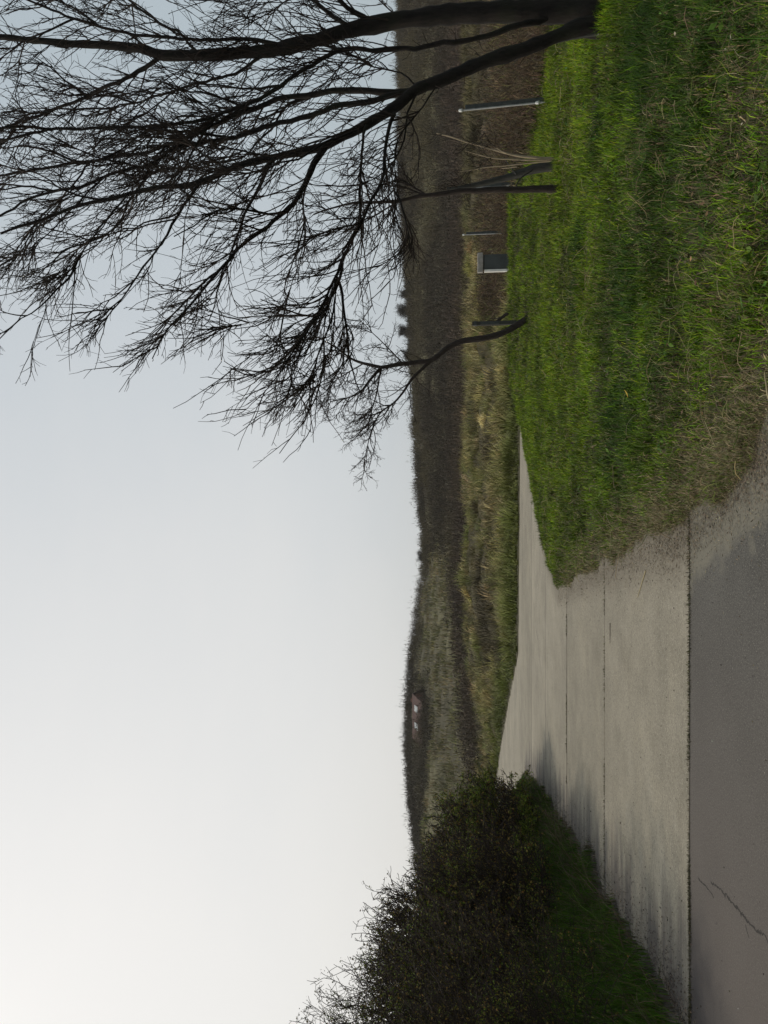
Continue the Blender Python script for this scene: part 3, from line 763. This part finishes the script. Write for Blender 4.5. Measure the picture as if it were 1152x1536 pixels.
    for k, (p, r) in enumerate(A + B + Ls):
        ok = np.where(p[:, 2] > 2.0)[0]
        if len(ok) < 4: continue
        q, ln = resample(p[ok[0]:], 24)
        m = int(ln * (4.2 if k > 1 else 3.4)) + 3
        pos, dr, t, _ = spawn(q[None], m, .04, 1, 16, 48, rng)
        lg = rng.uniform(.5, 1.5, m) * (1.12 - .9 * t)
        dr = dr + np.array([-.05, 0, .12])
        L2.append(grow(pos, dr, lg, 9, .11, .05, None, rng))
    # middle-sized boughs carry the finer branches too
    bo = []
    for p, r in Ls[:6] + Ls[11:24] + B:
        q, ln = resample(p[len(p) // 4:], 24)
        m = max(1, int(ln * 1.1))
        pos, dr, t, _ = spawn(q[None], m, .05, .8, 20, 45, rng)
        bo.append(grow(pos, dr + np.array([-.05, 0, .12]), rng.uniform(.8, 1.6, m), 14, .11, .03, None, rng))
    bo = np.concatenate(bo)
    for q in bo:
        mb = MB(); tubes(mb, q[None], np.linspace(1, .35, 14)[None] * rng.uniform(.012, .019), 5); mb.build('branch', M_bark, root, base, True)
    pos, dr, t, _ = spawn(bo, 6, .1, 1, 18, 48, rng)
    L2.append(grow(pos, dr + np.array([-.04, 0, .1]), rng.uniform(.3, .9, len(pos)), 9, .11, .05, None, rng))
    L2 = np.concatenate(L2)
    tubes(tw, L2, np.linspace(1, .4, 9)[None] * rng.uniform(.0065, .0115, (len(L2), 1)), 4)
    pos, dr, t, _ = spawn(L2, 5, .08, 1, 14, 46, rng)
    L3 = grow(pos, dr + np.array([-.05, 0, .1]), rng.uniform(.18, .72, len(pos)), 6, .14, .05, None, rng)
    tubes(tw, L3, np.linspace(1, .5, 6)[None] * rng.uniform(.0046, .0074, (len(L3), 1)), 3)
    pos, dr, t, _ = spawn(L3, 3, .1, .98, 20, 60, rng)
    L4 = grow(pos, dr, rng.uniform(.04, .19, len(pos)), 3, .2, .04, None, rng)
    tubes(tw, L4, np.linspace(1, .6, 3)[None] * rng.uniform(.0026, .004, (len(L4), 1)), 3)
    # short crooked spurs on the bigger limbs
    for p, r in Ls + B:
        q, ln = resample(p, 16)
        pos, dr, t, _ = spawn(q[None], int(ln * 9), .1, 1, 50, 90, rng)
        tubes(tw, grow(pos, dr, rng.uniform(.05, .25, len(pos)), 4, .3, .05, None, rng), np.full((1, 4), .004), 3)
    tw.build('twigs', M_twig, root, base)
big_tree()

def small_tree(name, label, D, lines, dens, tr, mat, rng, lean=(-.1, 0, .1), l2=(.3, .8), sc=1.0, zmin=1.5, trunk_lines=1):
    base = P(lines[0][0][0][0], lines[0][0][0][1], D); gz = float(height(base[0], base[1])); base[2] = gz
    root = empty(name, base); tag(root, label, 'tree')
    Ls = limb_set(lines, D, .006, rng)
    Ls[0][0][0][2] = gz - .1
    tw = MB(); L2 = []
    for k, (p, r) in enumerate(Ls):
        mb = MB(); tubes(mb, p[None], (r * (1 + .05 * rng.normal(0, 1, len(r))))[None], 8 if k < trunk_lines else 6)
        mb.build('trunk' if k < trunk_lines else 'branch', mat, root, base, True)
        ok = np.where(p[:, 2] > zmin)[0]
        if len(ok) < 4: continue
        q, ln = resample(p[ok[0]:], 20); m = int(ln * dens) + 2
        pos, dr, t, _ = spawn(q[None], m, .05, 1, 25, 65, rng)
        L2.append(grow(pos, dr + np.array(lean), rng.uniform(*l2, m) * (1.1 - .3 * t), 8, .17, .06, None, rng))
    if L2:
        L2 = np.concatenate(L2)
        tubes(tw, L2, np.linspace(1, .45, 8)[None] * rng.uniform(.007, .011, (len(L2), 1)) * sc, 4)
        pos, dr, t, _ = spawn(L2, 6, .1, 1, 25, 65, rng)
        L3 = grow(pos, dr, rng.uniform(.12, .42, len(pos)), 5, .2, .05, None, rng)
        tubes(tw, L3, np.linspace(1, .5, 5)[None] * rng.uniform(.004, .006, (len(L3), 1)) * sc, 3)
        pos, dr, t, _ = spawn(L3, 3, .1, 1, 30, 70, rng)
        L4 = grow(pos, dr, rng.uniform(.05, .16, len(pos)), 3, .2, .04, None, rng)
        tubes(tw, L4, np.full((1, 3), .003) * sc, 3)
        tw.build('twigs', M_twig, root, base)
    return root

small_tree('crooked_tree', 'small crooked bare tree leaning left over the concrete branch road', 18.8, [
    ([(803, 470), (775, 488), (745, 503), (705, 510), (690, 513), (672, 521), (655, 535), (645, 541), (620, 544), (600, 546), (572, 551)], .088, .05, 0, 0),
    ([(572, 551), (545, 545), (525, 537), (505, 522), (480, 508), (455, 496)], .045, .012, 0, .5),
    ([(572, 551), (555, 570), (540, 588), (520, 597), (495, 602)], .04, .012, 0, -.6),
    ([(648, 540), (620, 566), (605, 588), (590, 605), (570, 620), (556, 650), (545, 700)], .042, .008, 0, -.3),
    ([(572, 551), (565, 590), (556, 622), (550, 655)], .025, .008, 0, .6),
    ([(605, 546), (580, 520), (560, 500), (540, 480)], .02, .007, 0, .3),
    ([(545, 545), (520, 560), (500, 575), (482, 610)], .02, .007, .2, .8),
], 8, 3, M_barkyoung, np.random.default_rng(21), lean=(-.3, 0, .02), l2=(.4, 1.15), sc=1.35, zmin=2.6)

small_tree('young_tree', 'slender straight young tree in front of the second fence post', 12.9, [
    ([(846, 283), (780, 284), (720, 286), (690, 287), (650, 292), (632, 294), (600, 301), (560, 304), (530, 304), (500, 312), (470, 322)], .062, .012, 0, 0),
    ([(640, 293), (610, 275), (590, 262), (555, 245), (530, 225)], .018, .006, 0, .3),
    ([(636, 293), (610, 282), (570, 270), (545, 262)], .016, .006, 0, -.3),
    ([(600, 301), (560, 325), (530, 345), (500, 370)], .016, .006, 0, .3),
], 5, 3, M_barkyoung, np.random.default_rng(22), lean=(0, 0, .15), l2=(.3, .9), sc=1.05, zmin=2.3)

small_tree('dead_stem', 'short dark broken stem leaning behind the crooked tree', 21.5, [
    ([(772, 463), (757, 473), (738, 488)], .06, .035, 0, 0), ([(757, 473), (745, 478), (735, 478)], .02, .01, 0, .1)
], 3, 2, M_barkyoung, np.random.default_rng(23), zmin=9)

small_tree('leaning_trunk', 'thick grey leaning trunk behind the slender young tree', 13.9, [
    ([(832, 248), (800, 254), (775, 262), (745, 270), (700, 281), (670, 284)], .1, .035, 0, .3),
    ([(800, 254), (780, 268), (770, 290)], .016, .006, 0, -.2), ([(775, 262), (765, 250), (755, 235)], .014, .006, 0, .2),
], 4, 2, M_barkgrey, np.random.default_rng(24), zmin=1.2, l2=(.2, .5))

small_tree('pale_shrub', 'pale thin-stemmed bare shrub between fence post and grey leaning trunk', 13.6, [
    ([(828, 238), (790, 236), (760, 230), (730, 221), (700, 213), (672, 204), (655, 200)], .026, .01, 0, .2),
    ([(826, 239), (780, 240), (740, 237), (715, 231), (698, 226)], .018, .007, 0, -.1),
    ([(828, 241), (790, 245), (740, 250), (690, 257)], .016, .006, 0, .3),
    ([(760, 230), (745, 222), (735, 212)], .01, .005, 0, .1),
    ([(775, 250), (762, 252), (752, 253)], .012, .006, 0, .1),
], 3, 2, M_barkpale, np.random.default_rng(25), zmin=1.0, l2=(.15, .45), sc=.8, trunk_lines=3)

small_tree('sapling', 'thin pale sapling leaning against the base of the big tree', 8.9, [
    ([(918, 48), (880, 54), (840, 62), (800, 72), (765, 84), (742, 96)], .022, .008, 0, .2), ([(800, 72), (780, 84), (770, 98)], .008, .004, 0, .2)
], 2, 2, M_barkgrey, np.random.default_rng(26), zmin=1.0, l2=(.12, .3), sc=.7)

# bare trees that stand up from the ridge of the hills
def ridge_tree(x, y, h, r, label, seed):
    rng = np.random.default_rng(seed)
    z = float(height(np.array([x]), np.array([y]))[0])
    base = np.array([x, y, z]); root = empty('ridge_tree', base)
    tag(root, label, 'tree', 'bare trees on the ridge of the hills')
    mb = MB(); tr = grow(base[None] - [0, 0, .2], np.array([[rng.normal(0, .1), 0, 1]]), np.array([h * .55]), 6, .08, .1, None, rng)
    tubes(mb, tr, np.linspace(.16, .05, 6)[None], 6); mb.build('trunk', M_barkyoung, root, base, True)
    cb = MB()
    pos, dr, t, _ = spawn(tr, 60, .05, 1, 20, 75, rng)
    l2 = grow(pos, dr, rng.uniform(.4, 1, 60) * r * .85, 6, .2, .08, None, rng); tubes(cb, l2, np.linspace(.03, .012, 6)[None], 3, np.array([.035, .029, .024]))
    pos, dr, t, _ = spawn(l2, 16, .1, 1, 25, 80, rng)
    l3 = grow(pos, dr, rng.uniform(.15, .5, len(pos)) * r, 4, .25, .08, None, rng); tubes(cb, l3, np.linspace(.014, .008, 4)[None], 3, np.array([.04, .033, .028]))
    pos, dr, t, _ = spawn(l3, 3, .2, 1, 25, 80, rng)
    tubes(cb, grow(pos, dr, rng.uniform(.08, .22, len(pos)) * r, 3, .25, .05, None, rng), np.full((1, 3), .008), 3, np.array([.04, .033, .028]))
    cb.build('crown', M_tint, root, base)
def rx(U, y): return (U - 768) / FPX * y
for i, (U, y, h, r, lab) in enumerate([
    (1098, 131, 2.6, 1.6, 'grey bare ridge tree left of the big tree, rightmost of the close cluster'),
    (1072, 130, 3.6, 2.0, 'tallest bare ridge tree in the cluster above the crooked tree'),
    (1040, 132, 3.0, 1.9, 'rounded bare ridge tree second from the left in the cluster'),
    (1006, 131, 2.6, 1.7, 'low bare ridge tree just left of the crooked tree cluster'),
    (905, 132, 1.8, 1.2, 'small bare ridge tree above the middle of the branch road'),
    (700, 131, 2.0, 1.5, 'lone bushy ridge tree where the hill line dips'),
    (350, 130, 2.2, 1.3, 'small bare ridge tree left of the red roofed house'),
    (330, 129, 2.4, 1.4, 'leaning ridge tree furthest left above the thorn bushes'),
]): ridge_tree(rx(U, y), y, h, r, lab, 300 + i)

# ------------------------------------------------------------------ thorn bushes on the left
def bush(label, c, rad, nst, nL, seed, green):
    rng = np.random.default_rng(seed)
    c = np.array(c, float); rad = np.array(rad, float)
    gz = float(height(np.array([c[0]]), np.array([c[1]]))[0])
    base = np.array([c[0], c[1], gz]); root = empty('thorn_bush', base)
    tag(root, label, 'bush', 'thorn bushes along the left verge')
    def shell(n, lo, hi):
        q = norm(rng.normal(0, 1, (n, 3))); q[:, 2] = np.where(q[:, 2] < -.8, -q[:, 2], q[:, 2])
        lump = .8 + .42 * fbm(q[:, 0] * 2 + q[:, 2] * 1.3 + seed, q[:, 1] * 2 - q[:, 2], 1.3, seed)
        return c + q * rad * (rng.uniform(lo, hi, n) * lump)[:, None]
    # stems
    tgt = shell(nst, .45, .75); tgt[:, 2] = np.maximum(tgt[:, 2], gz + .6)
    st = np.stack([c[0] + np.clip(rng.normal(0, .35, nst), -.6, .45) * rad[0], c[1] + np.clip(rng.normal(0, .4, nst), -.6, .6) * rad[1], np.zeros(nst)], 1); st[:, 2] = height(st[:, 0], st[:, 1]) - .05
    w = np.linspace(0, 1, 9)[None, :, None]
    bow = (st[:, None] * (1 - w) + tgt[:, None] * w); bow[:, :, 2] += (np.sin(w[..., 0] * math.pi) * .25)
    wb = rng.normal(0, .035, bow.shape); wb[:, 0] = 0; bow = bow + wb
    mb = MB(); tubes(mb, bow, np.linspace(.026, .008, 9)[None], 5); mb.build('stems', M_twig, root, base, True)
    # twigs thrown outwards through the shell
    n = nL
    p0 = shell(n, .35, 1.0); p0[:, 2] = np.maximum(p0[:, 2], height(p0[:, 0], p0[:, 1]) + .05)
    out = norm(p0 - (c - [0, 0, rad[2] * .7]))
    l2 = grow(p0, out + rng.normal(0, .35, (n, 3)), rng.uniform(.22, .6, n), 6, .22, .05, None, rng)
    tb = MB(); tubes(tb, l2, np.linspace(1, .5, 6)[None] * rng.uniform(.004, .007, (n, 1)) * (c[1] / 9), 3)
    pos, dr, t, _ = spawn(l2, 5, .1, 1, 30, 80, rng)
    l3 = grow(pos, dr, rng.uniform(.05, .22, len(pos)), 4, .25, .02, None, rng)
    tubes(tb, l3, np.full((1, 4), .0032) * (c[1] / 9), 3)
    # a few long shoots beyond the outline
    m = n // 16
    ps = shell(m, .9, 1.02); ps = ps[ps[:, 2] > c[2]]
    ls = grow(ps, norm(ps - c) + np.array([0, 0, .6]), rng.uniform(.25, .6, len(ps)), 7, .2, .03, None, rng)
    tubes(tb, ls, np.linspace(.0065, .003, 7)[None] * (c[1] / 9), 3)
    pos, dr, t, _ = spawn(ls, 7, .15, 1, 30, 80, rng); tubes(tb, grow(pos, dr, rng.uniform(.04, .16, len(pos)), 3, .2, 0, None, rng), np.full((1, 3), .0034) * (c[1] / 9), 3)
    tb.build('twigs', M_twig, root, base)
    # withered leaves, berries and the first green shoots
    lv = MB()
    tips = l3[:, 1:].reshape(-1, 3)
    si = rng.integers(0, len(tips), n * 9)
    leaves(lv, tips[si] + rng.normal(0, .015, (len(si), 3)), rng.uniform(.014, .04, len(si)) * (c[1] / 10) * 1.15, pick(len(si), [(.12, .085, .02), (.15, .11, .026), (.1, .11, .016), (.2, .11, .028)], [4, 3, 3, 1], rng), rng)
    gsel = rng.integers(0, len(tips), int(n * green * 2.2)); gp = tips[gsel]
    cl = fbm(gp[:, 1] * 1.2 + gp[:, 2], gp[:, 2] * 1.8, 1.3, 7 + seed); gp = gp[cl > .535]
    gp = np.repeat(gp, 3, 0) + rng.normal(0, .025, (len(gp) * 3, 3))
    leaves(lv, gp, rng.uniform(.014, .036, len(gp)) * (c[1] / 10), pick(len(gp), [(.085, .125, .01), (.13, .165, .016), (.2, .18, .02)], [4, 3, 1], rng), rng)
    lv.build('leaves', M_tint, root, base)
bush('tallest dark thorn bush with bare twigs at the left border, nearest to the road', (-6.2, 7.0, 1.35), (1.95, 2.7, 1.75), 60, 5600, 41, 3)
bush('middle thorn bush of the left verge with bare twiggy outline against the sky', (-6.9, 11.3, 1.2), (2.0, 2.4, 1.65), 55, 4800, 42, 3)
bush('lower thorn bush at the far end of the left verge with yellow-green leaves', (-7.6, 15.7, .95), (1.95, 2.9, 1.25), 45, 4200, 43, 13)

# ------------------------------------------------------------------ made things
def bm_box(bm, c, s, rot=None):
    m = Matrix.Translation(c) @ (rot or Matrix.Identity(4)) @ Matrix.Diagonal((s[0], s[1], s[2], 1))
    return bmesh.ops.create_cube(bm, size=1, matrix=m)['verts']
def bm_obj(name, bm, mat, parent=None, bevel=.006, loc=(0, 0, 0), smooth=False):
    if bevel: bmesh.ops.bevel(bm, geom=bm.edges[:], offset=bevel, segments=2, affect='EDGES', profile=.5, clamp_overlap=True)
    me = bpy.data.meshes.new(name); bm.to_mesh(me); bm.free(); me.materials.append(mat)
    if smooth:
        for p in me.polygons: p.use_smooth = True
    o = bpy.data.objects.new(name, me); COL.objects.link(o)
    if parent is not None: o.parent = parent
    o.location = loc
    return o

def fence_post(px, py_top, py_bot, xb, D, hgt, label, w, lean):
    b = P(xb, py_bot, D); gz = float(height(b[0], b[1])); b[2] = gz
    top = P(px, py_top, D); h = top[2] - gz
    root = empty('fence_post', b); root.rotation_euler = (0, lean, 0)
    tag(root, label, 'post', 'fence posts along the lawn')
    bm = bmesh.new()                                    # weathered upright
    bm_box(bm, (.5 * w, 0, h / 2 - .1), (w, w * .8, h + .1)); bm_obj('upright', bm, M_steeldark, root, .004)
    bm = bmesh.new()                                    # added pale strip, coloured as the sunlit left edge
    bm_box(bm, (-w * .16, -.004, h / 2 + .01), (w * .28, w * .5, h)); bm_obj('lit_edge', bm, M_steel, root, .003)
    for nm, zz in (('cap', h + .03), ('insulator', .16)):
        bm = bmesh.new()
        bmesh.ops.create_cone(bm, cap_ends=True, segments=14, radius1=w * .42, radius2=w * .36, depth=w * .7, matrix=Matrix.Translation((-w * .16, -.012, zz)))
        bmesh.ops.create_uvsphere(bm, u_segments=12, v_segments=8, radius=w * .38, matrix=Matrix.Translation((-w * .16, -.012, zz + w * .3)))
        bm_obj(nm, bm, M_white, root, 0, smooth=True)
    return root
fence_post(694, 163, 152, 822, 15.2, 1.6, 'nearest fence post, grey with white cap, beside the big tree', .078, -.045)
fence_post(696, 279, 277, 800, 20.3, 1.6, 'fence post with white cap behind the slender young tree', .085, .0)
fence_post(697, 350, 349, 768, 26.5, 1.6, 'farthest thin fence post with white cap, just right of the utility cabinet', .075, .0)

def cabinet():
    D = 25.6
    b = P(766, 393, D); gz = float(height(b[0], b[1])) - .12; b[2] = gz
    top = P(716, 396, D); h = top[2] - gz
    root = empty('utility_cabinet', b); root.rotation_euler = (0, 0, math.radians(-14)); tag(root, 'grey utility cabinet with pale lid and side coloured as sunlit standing in the grass', 'cabinet')
    w = .52
    bm = bmesh.new(); bm_box(bm, (.02, 0, h * .43), (w - .06, .42, h * .86)); bm_obj('body', bm, M_cab, root, .008)
    bm = bmesh.new(); bm_box(bm, (-w / 2 + .0, 0, h * .415), (.075, .46, h * .83)); bm_obj('lit_side', bm, M_cablit, root, .008)  # left side whitened to stand in for the sun on it
    bm = bmesh.new(); bm_box(bm, (0, -.01, h * .93), (w + .1, .54, h * .13)); bm_obj('lid', bm, M_conc, root, .015)
    bm = bmesh.new(); bm_box(bm, (.04, -.217, h * .46), (w - .14, .02, h * .7)); d = bm_obj('door', bm, M_cab, root, .005)
    bm = bmesh.new(); bm_box(bm, (.16, -.235, h * .5), (.02, .02, .09)); bm_obj('handle', bm, M_steeldark, d, .003)
cabinet()

def wooden_post():
    D = 23.0
    D = 19.9
    b = P(772, 484, D); gz = float(height(b[0], b[1])) - .03; b[2] = gz; top = P(708, 485, D); h = top[2] - gz
    root = empty('marker_post', b); tag(root, 'dark grey marker post with metal band standing behind the crooked tree', 'post')
    bm = bmesh.new(); bm_box(bm, (0, 0, h / 2), (.1, .1, h)); bm_obj('post', bm, M_barkgrey, root, .012)
    bm = bmesh.new(); bm_box(bm, (0, -.004, h * .93), (.112, .112, .07)); bm_obj('band', bm, M_steeldark, root, .004)
    bm = bmesh.new(); bm_box(bm, (.0, -.058, h * .62), (.075, .015, h * .4)); bm_obj('number_plate', bm, M_steeldark, root, .004)
wooden_post()

def house():
    D = 104.0
    c = P(632, 1087, D); x0, z0 = c[0], c[2]
    ang = math.radians(-5)
    gz = float(height(np.array([x0]), np.array([D + 3]))[0])
    gz = min(gz, z0 - 1.8)
    root = empty('house', (x0, D, gz)); root.rotation_euler = (0, 0, ang)
    tag(root, 'house with red-brown tiled roof and two white roof windows on the hill', 'house')
    L, dep, ez = 6.4, 6.0, z0 - gz; rise = 1.45; over = .25
    bm = bmesh.new(); bm_box(bm, (0, dep / 2, ez / 2 - .3), (L - .3, dep - .5, ez + .5))
    vs = [bm.verts.new(v) for v in [(-L / 2 + .15, .25, ez - .06), (-L / 2 + .15, dep - .25, ez - .06), (-L / 2 + .15, dep / 2, ez + rise - .2), (L / 2 - .15, .25, ez - .06), (L / 2 - .15, dep - .25, ez - .06), (L / 2 - .15, dep / 2, ez + rise - .2)]]
    for f in [(0, 2, 1), (3, 4, 5), (0, 3, 5, 2), (1, 2, 5, 4), (0, 1, 4, 3)]: bm.faces.new([vs[i] for i in f])
    bm_obj('wall', bm, M_brick, root, 0)
    bm = bmesh.new(); sk = .55                          # gable roof, its ridge set along the house
    top = [(-L / 2, -over, ez - .12), (L / 2, -over, ez - .12), (L / 2 + .1, dep / 2, ez + rise), (-L / 2 + .1, dep / 2, ez + rise), (L / 2, dep + over, ez - .12), (-L / 2, dep + over, ez - .12)]
    vt = [bm.verts.new(v) for v in top]; vb = [bm.verts.new((v[0], v[1], v[2] - .16)) for v in top]
    for q in [(0, 1, 2, 3), (3, 2, 4, 5)]:
        bm.faces.new([vt[i] for i in q]); bm.faces.new([vb[i] for i in reversed(q)])
    for a, b2 in [(0, 1), (1, 2), (2, 4), (4, 5), (5, 3), (3, 0)]: bm.faces.new([vt[b2], vt[a], vb[a], vb[b2]])
    roof = bm_obj('roof', bm, M_roof, root, 0)
    sl = math.atan2(rise + .12, dep / 2 + over)
    for xx in (-.85, 1.6):
        t = .56; cy = -over + (dep / 2 + over) * t; cz = ez - .12 + (rise + .12) * t + .05
        rot = Matrix.Rotation(sl, 4, 'X')
        bm = bmesh.new(); bm_box(bm, (xx, cy, cz), (.85, 1.1, .1), rot); fr = bm_obj('roof_window', bm, M_white, root, .02)
        bm = bmesh.new(); bm_box(bm, (xx, cy - .02, cz + .055), (.72, .95, .03), rot); bm_obj('pane', bm, M_pane, fr, .01)
    bm = bmesh.new(); bm_box(bm, (L / 2 - .9, dep / 2 + .3, ez + rise - .05), (.5, .5, .5)); bm_obj('chimney', bm, M_brick, root, .03)
house()

# small things lying about
def lying(name, label, cat, p0, p1, r, mat, seed, z=.01, n=7):
    rng = np.random.default_rng(seed)
    a = np.array([*p0, 0.0]); b = np.array([*p1, 0.0]); w = np.linspace(0, 1, n)[:, None]
    p = a * (1 - w) + b * w + rng.normal(0, .012, (n, 3)) * np.linalg.norm(b - a); p[:, 2] = np.abs(p[:, 2]) * .2 + z
    q, rr = smooth_line(p, np.linspace(r, r * .5, n), .03)
    base = q[0].copy(); mb = MB(); tubes(mb, q[None], rr[None], 6)
    return tag(mb.build(name, mat, None, base, True), label, cat)
M_straw = simple_mat('straw', (.27, .22, .12), (.4, .34, .2), 20, .8)
lying('twig', 'thin dark twig lying on the pale concrete slab', 'twig', G(601, 917), G(572, 917), .0045, M_twig, 1, .014)
lying('straw_stalk', 'pale bent straw stalk lying on the concrete near the lawn edge', 'straw', G(680, 970), G(640, 958), .005, M_straw, 2, .01)
s0 = G(985, 1105); s0z = float(height(np.array([s0[0]]), np.array([s0[1]]))[0])
lying('reed_stalk', 'pale straight reed stalk lying on the rough grass', 'straw', P(1101, 600, 3.9)[:2], P(1106, 560, 3.95)[:2], .0055, M_straw, 3, float(height(np.array([.75]), np.array([3.9]))[0]) + .13)
def fallen_leaf():
    p = P(911, 597, 6.9); z = float(height(np.array([p[0]]), np.array([p[1]]))[0]) + .14
    mb = MB(); t = np.linspace(0, 1, 7); wd = .03 * np.sin(np.pi * np.clip(t, .03, .97)) ** .7
    v = []
    for ti, w in zip(t, wd): v += [(ti * .07, -w * .7, .02 + .03 * ti * ti), (ti * .07, 0, .012 + .03 * ti * ti), (ti * .07, w * .7, .02 + .03 * ti * ti)]
    f = []
    for i in range(6):
        f += [(3 * i, 3 * i + 1, 3 * i + 4, 3 * i + 3), (3 * i + 1, 3 * i + 2, 3 * i + 5, 3 * i + 4)]
    v = np.array(v) + [p[0], p[1], z]
    mb.add(v, f, np.array([.3, .22, .03]))
    tag(mb.build('fallen_leaf', M_tint, None, (p[0], p[1], z)), 'small yellow fallen leaf lying in the green grass', 'leaf')
fallen_leaf()

# ------------------------------------------------------------------ light, sky, camera
SUN_AZ, SUN_EL = math.radians(-62), math.radians(51)       # measured clockwise from the viewing direction
wld = bpy.data.worlds.new('World'); scene.world = wld; wld.use_nodes = True
nt = wld.node_tree; bg = nt.nodes['Background']
sky = nt.nodes.new('ShaderNodeTexSky'); sky.sky_type = 'NISHITA'; sky.sun_disc = False
sky.sun_elevation = SUN_EL; sky.sun_rotation = SUN_AZ
sky.air_density = 1.0; sky.dust_density = 6.0; sky.ozone_density = 1.0; sky.altitude = 0
hs = nt.nodes.new('ShaderNodeHueSaturation'); hs.inputs['Saturation'].default_value = .4
nt.links.new(sky.outputs[0], hs.inputs['Color'])
# thin high cloud: whitest towards the sun, blue-grey away from it, faintly mottled
tc = nt.nodes.new('ShaderNodeTexCoord')
vm = nt.nodes.new('ShaderNodeVectorMath'); vm.operation = 'DOT_PRODUCT'
vm.inputs[1].default_value = (math.sin(SUN_AZ) * .97, math.cos(SUN_AZ) * .97, .2)
nt.links.new(tc.outputs['Generated'], vm.inputs[0])
mpw = nt.nodes.new('ShaderNodeMapping'); mpw.inputs['Scale'].default_value = (1, 1, 2.6); nt.links.new(tc.outputs['Generated'], mpw.inputs[0])
cl = noise(nt, mpw.outputs[0], 2.4, 5, .5)
g_ = math_(nt, 'ADD', vm.outputs['Value'], math_(nt, 'MULTIPLY', math_(nt, 'SUBTRACT', cl, .5), .28))
veil = ramp(nt, g_, [(0.0, (.56, .655, .71)), (.3, (.73, .79, .83)), (.56, (.9, .915, .91)), (.85, (1.04, 1.025, .985))])
vs_ = nt.nodes.new('ShaderNodeVectorMath'); vs_.operation = 'SCALE'; vs_.inputs['Scale'].default_value = 9.1; nt.links.new(veil, vs_.inputs[0])
mx = nt.nodes.new('ShaderNodeMix'); mx.data_type = 'RGBA'; mx.inputs[0].default_value = .74
nt.links.new(hs.outputs[0], mx.inputs[6]); nt.links.new(vs_.outputs[0], mx.inputs[7])
nt.links.new(mx.outputs[2], bg.inputs['Color']); bg.inputs['Strength'].default_value = .1

sun = bpy.data.lights.new('sun', 'SUN'); sun.energy = 1.8; sun.angle = math.radians(3); sun.color = (1, .9, .74)
so = bpy.data.objects.new('sun', sun); COL.objects.link(so)
sd = Vector((math.sin(SUN_AZ) * math.cos(SUN_EL), math.cos(SUN_AZ) * math.cos(SUN_EL), math.sin(SUN_EL)))
so.rotation_euler = sd.to_track_quat('Z', 'Y').to_euler(); so.location = (-20, 5, 30)

hb = bmesh.new(); bmesh.ops.create_cube(hb, size=1, matrix=Matrix.Translation((0, 200, 9)) @ Matrix.Diagonal((1040, 1440, 34, 1)))
hme = bpy.data.meshes.new('haze'); hb.to_mesh(hme); hb.free(); hz = bpy.data.objects.new('haze', hme); COL.objects.link(hz); hz['kind'] = 'stuff'
hm = bpy.data.materials.new('haze'); hm.use_nodes = True; hn = hm.node_tree; hn.nodes.remove(hn.nodes['Principled BSDF'])
pv = hn.nodes.new('ShaderNodeVolumePrincipled'); pv.inputs['Color'].default_value = (.92, .89, .84, 1); pv.inputs['Density'].default_value = .0003
hn.links.new(pv.outputs[0], hn.nodes['Material Output'].inputs['Volume']); hme.materials.append(hm)

cam = bpy.data.cameras.new('camera'); co = bpy.data.objects.new('camera', cam); COL.objects.link(co)
cam.sensor_fit = 'AUTO'; cam.sensor_width = 36; cam.lens = 36 * FPX / 1536; cam.clip_start = .05; cam.clip_end = 3000
cx, cy, cz = -UPV, RGT, -FWD                                # the photographer held the phone on its side
co.matrix_world = Matrix(((cx[0], cy[0], cz[0], 0), (cx[1], cy[1], cz[1], 0), (cx[2], cy[2], cz[2], CAMZ), (0, 0, 0, 1)))
scene.camera = co

vs = scene.view_settings; vs.view_transform = 'Standard'; vs.look = 'None'; vs.exposure = 0; vs.gamma = 1
scene.render.engine = 'CYCLES'
scene.cycles.max_bounces = 5; scene.cycles.diffuse_bounces = 3; scene.cycles.use_denoising = True
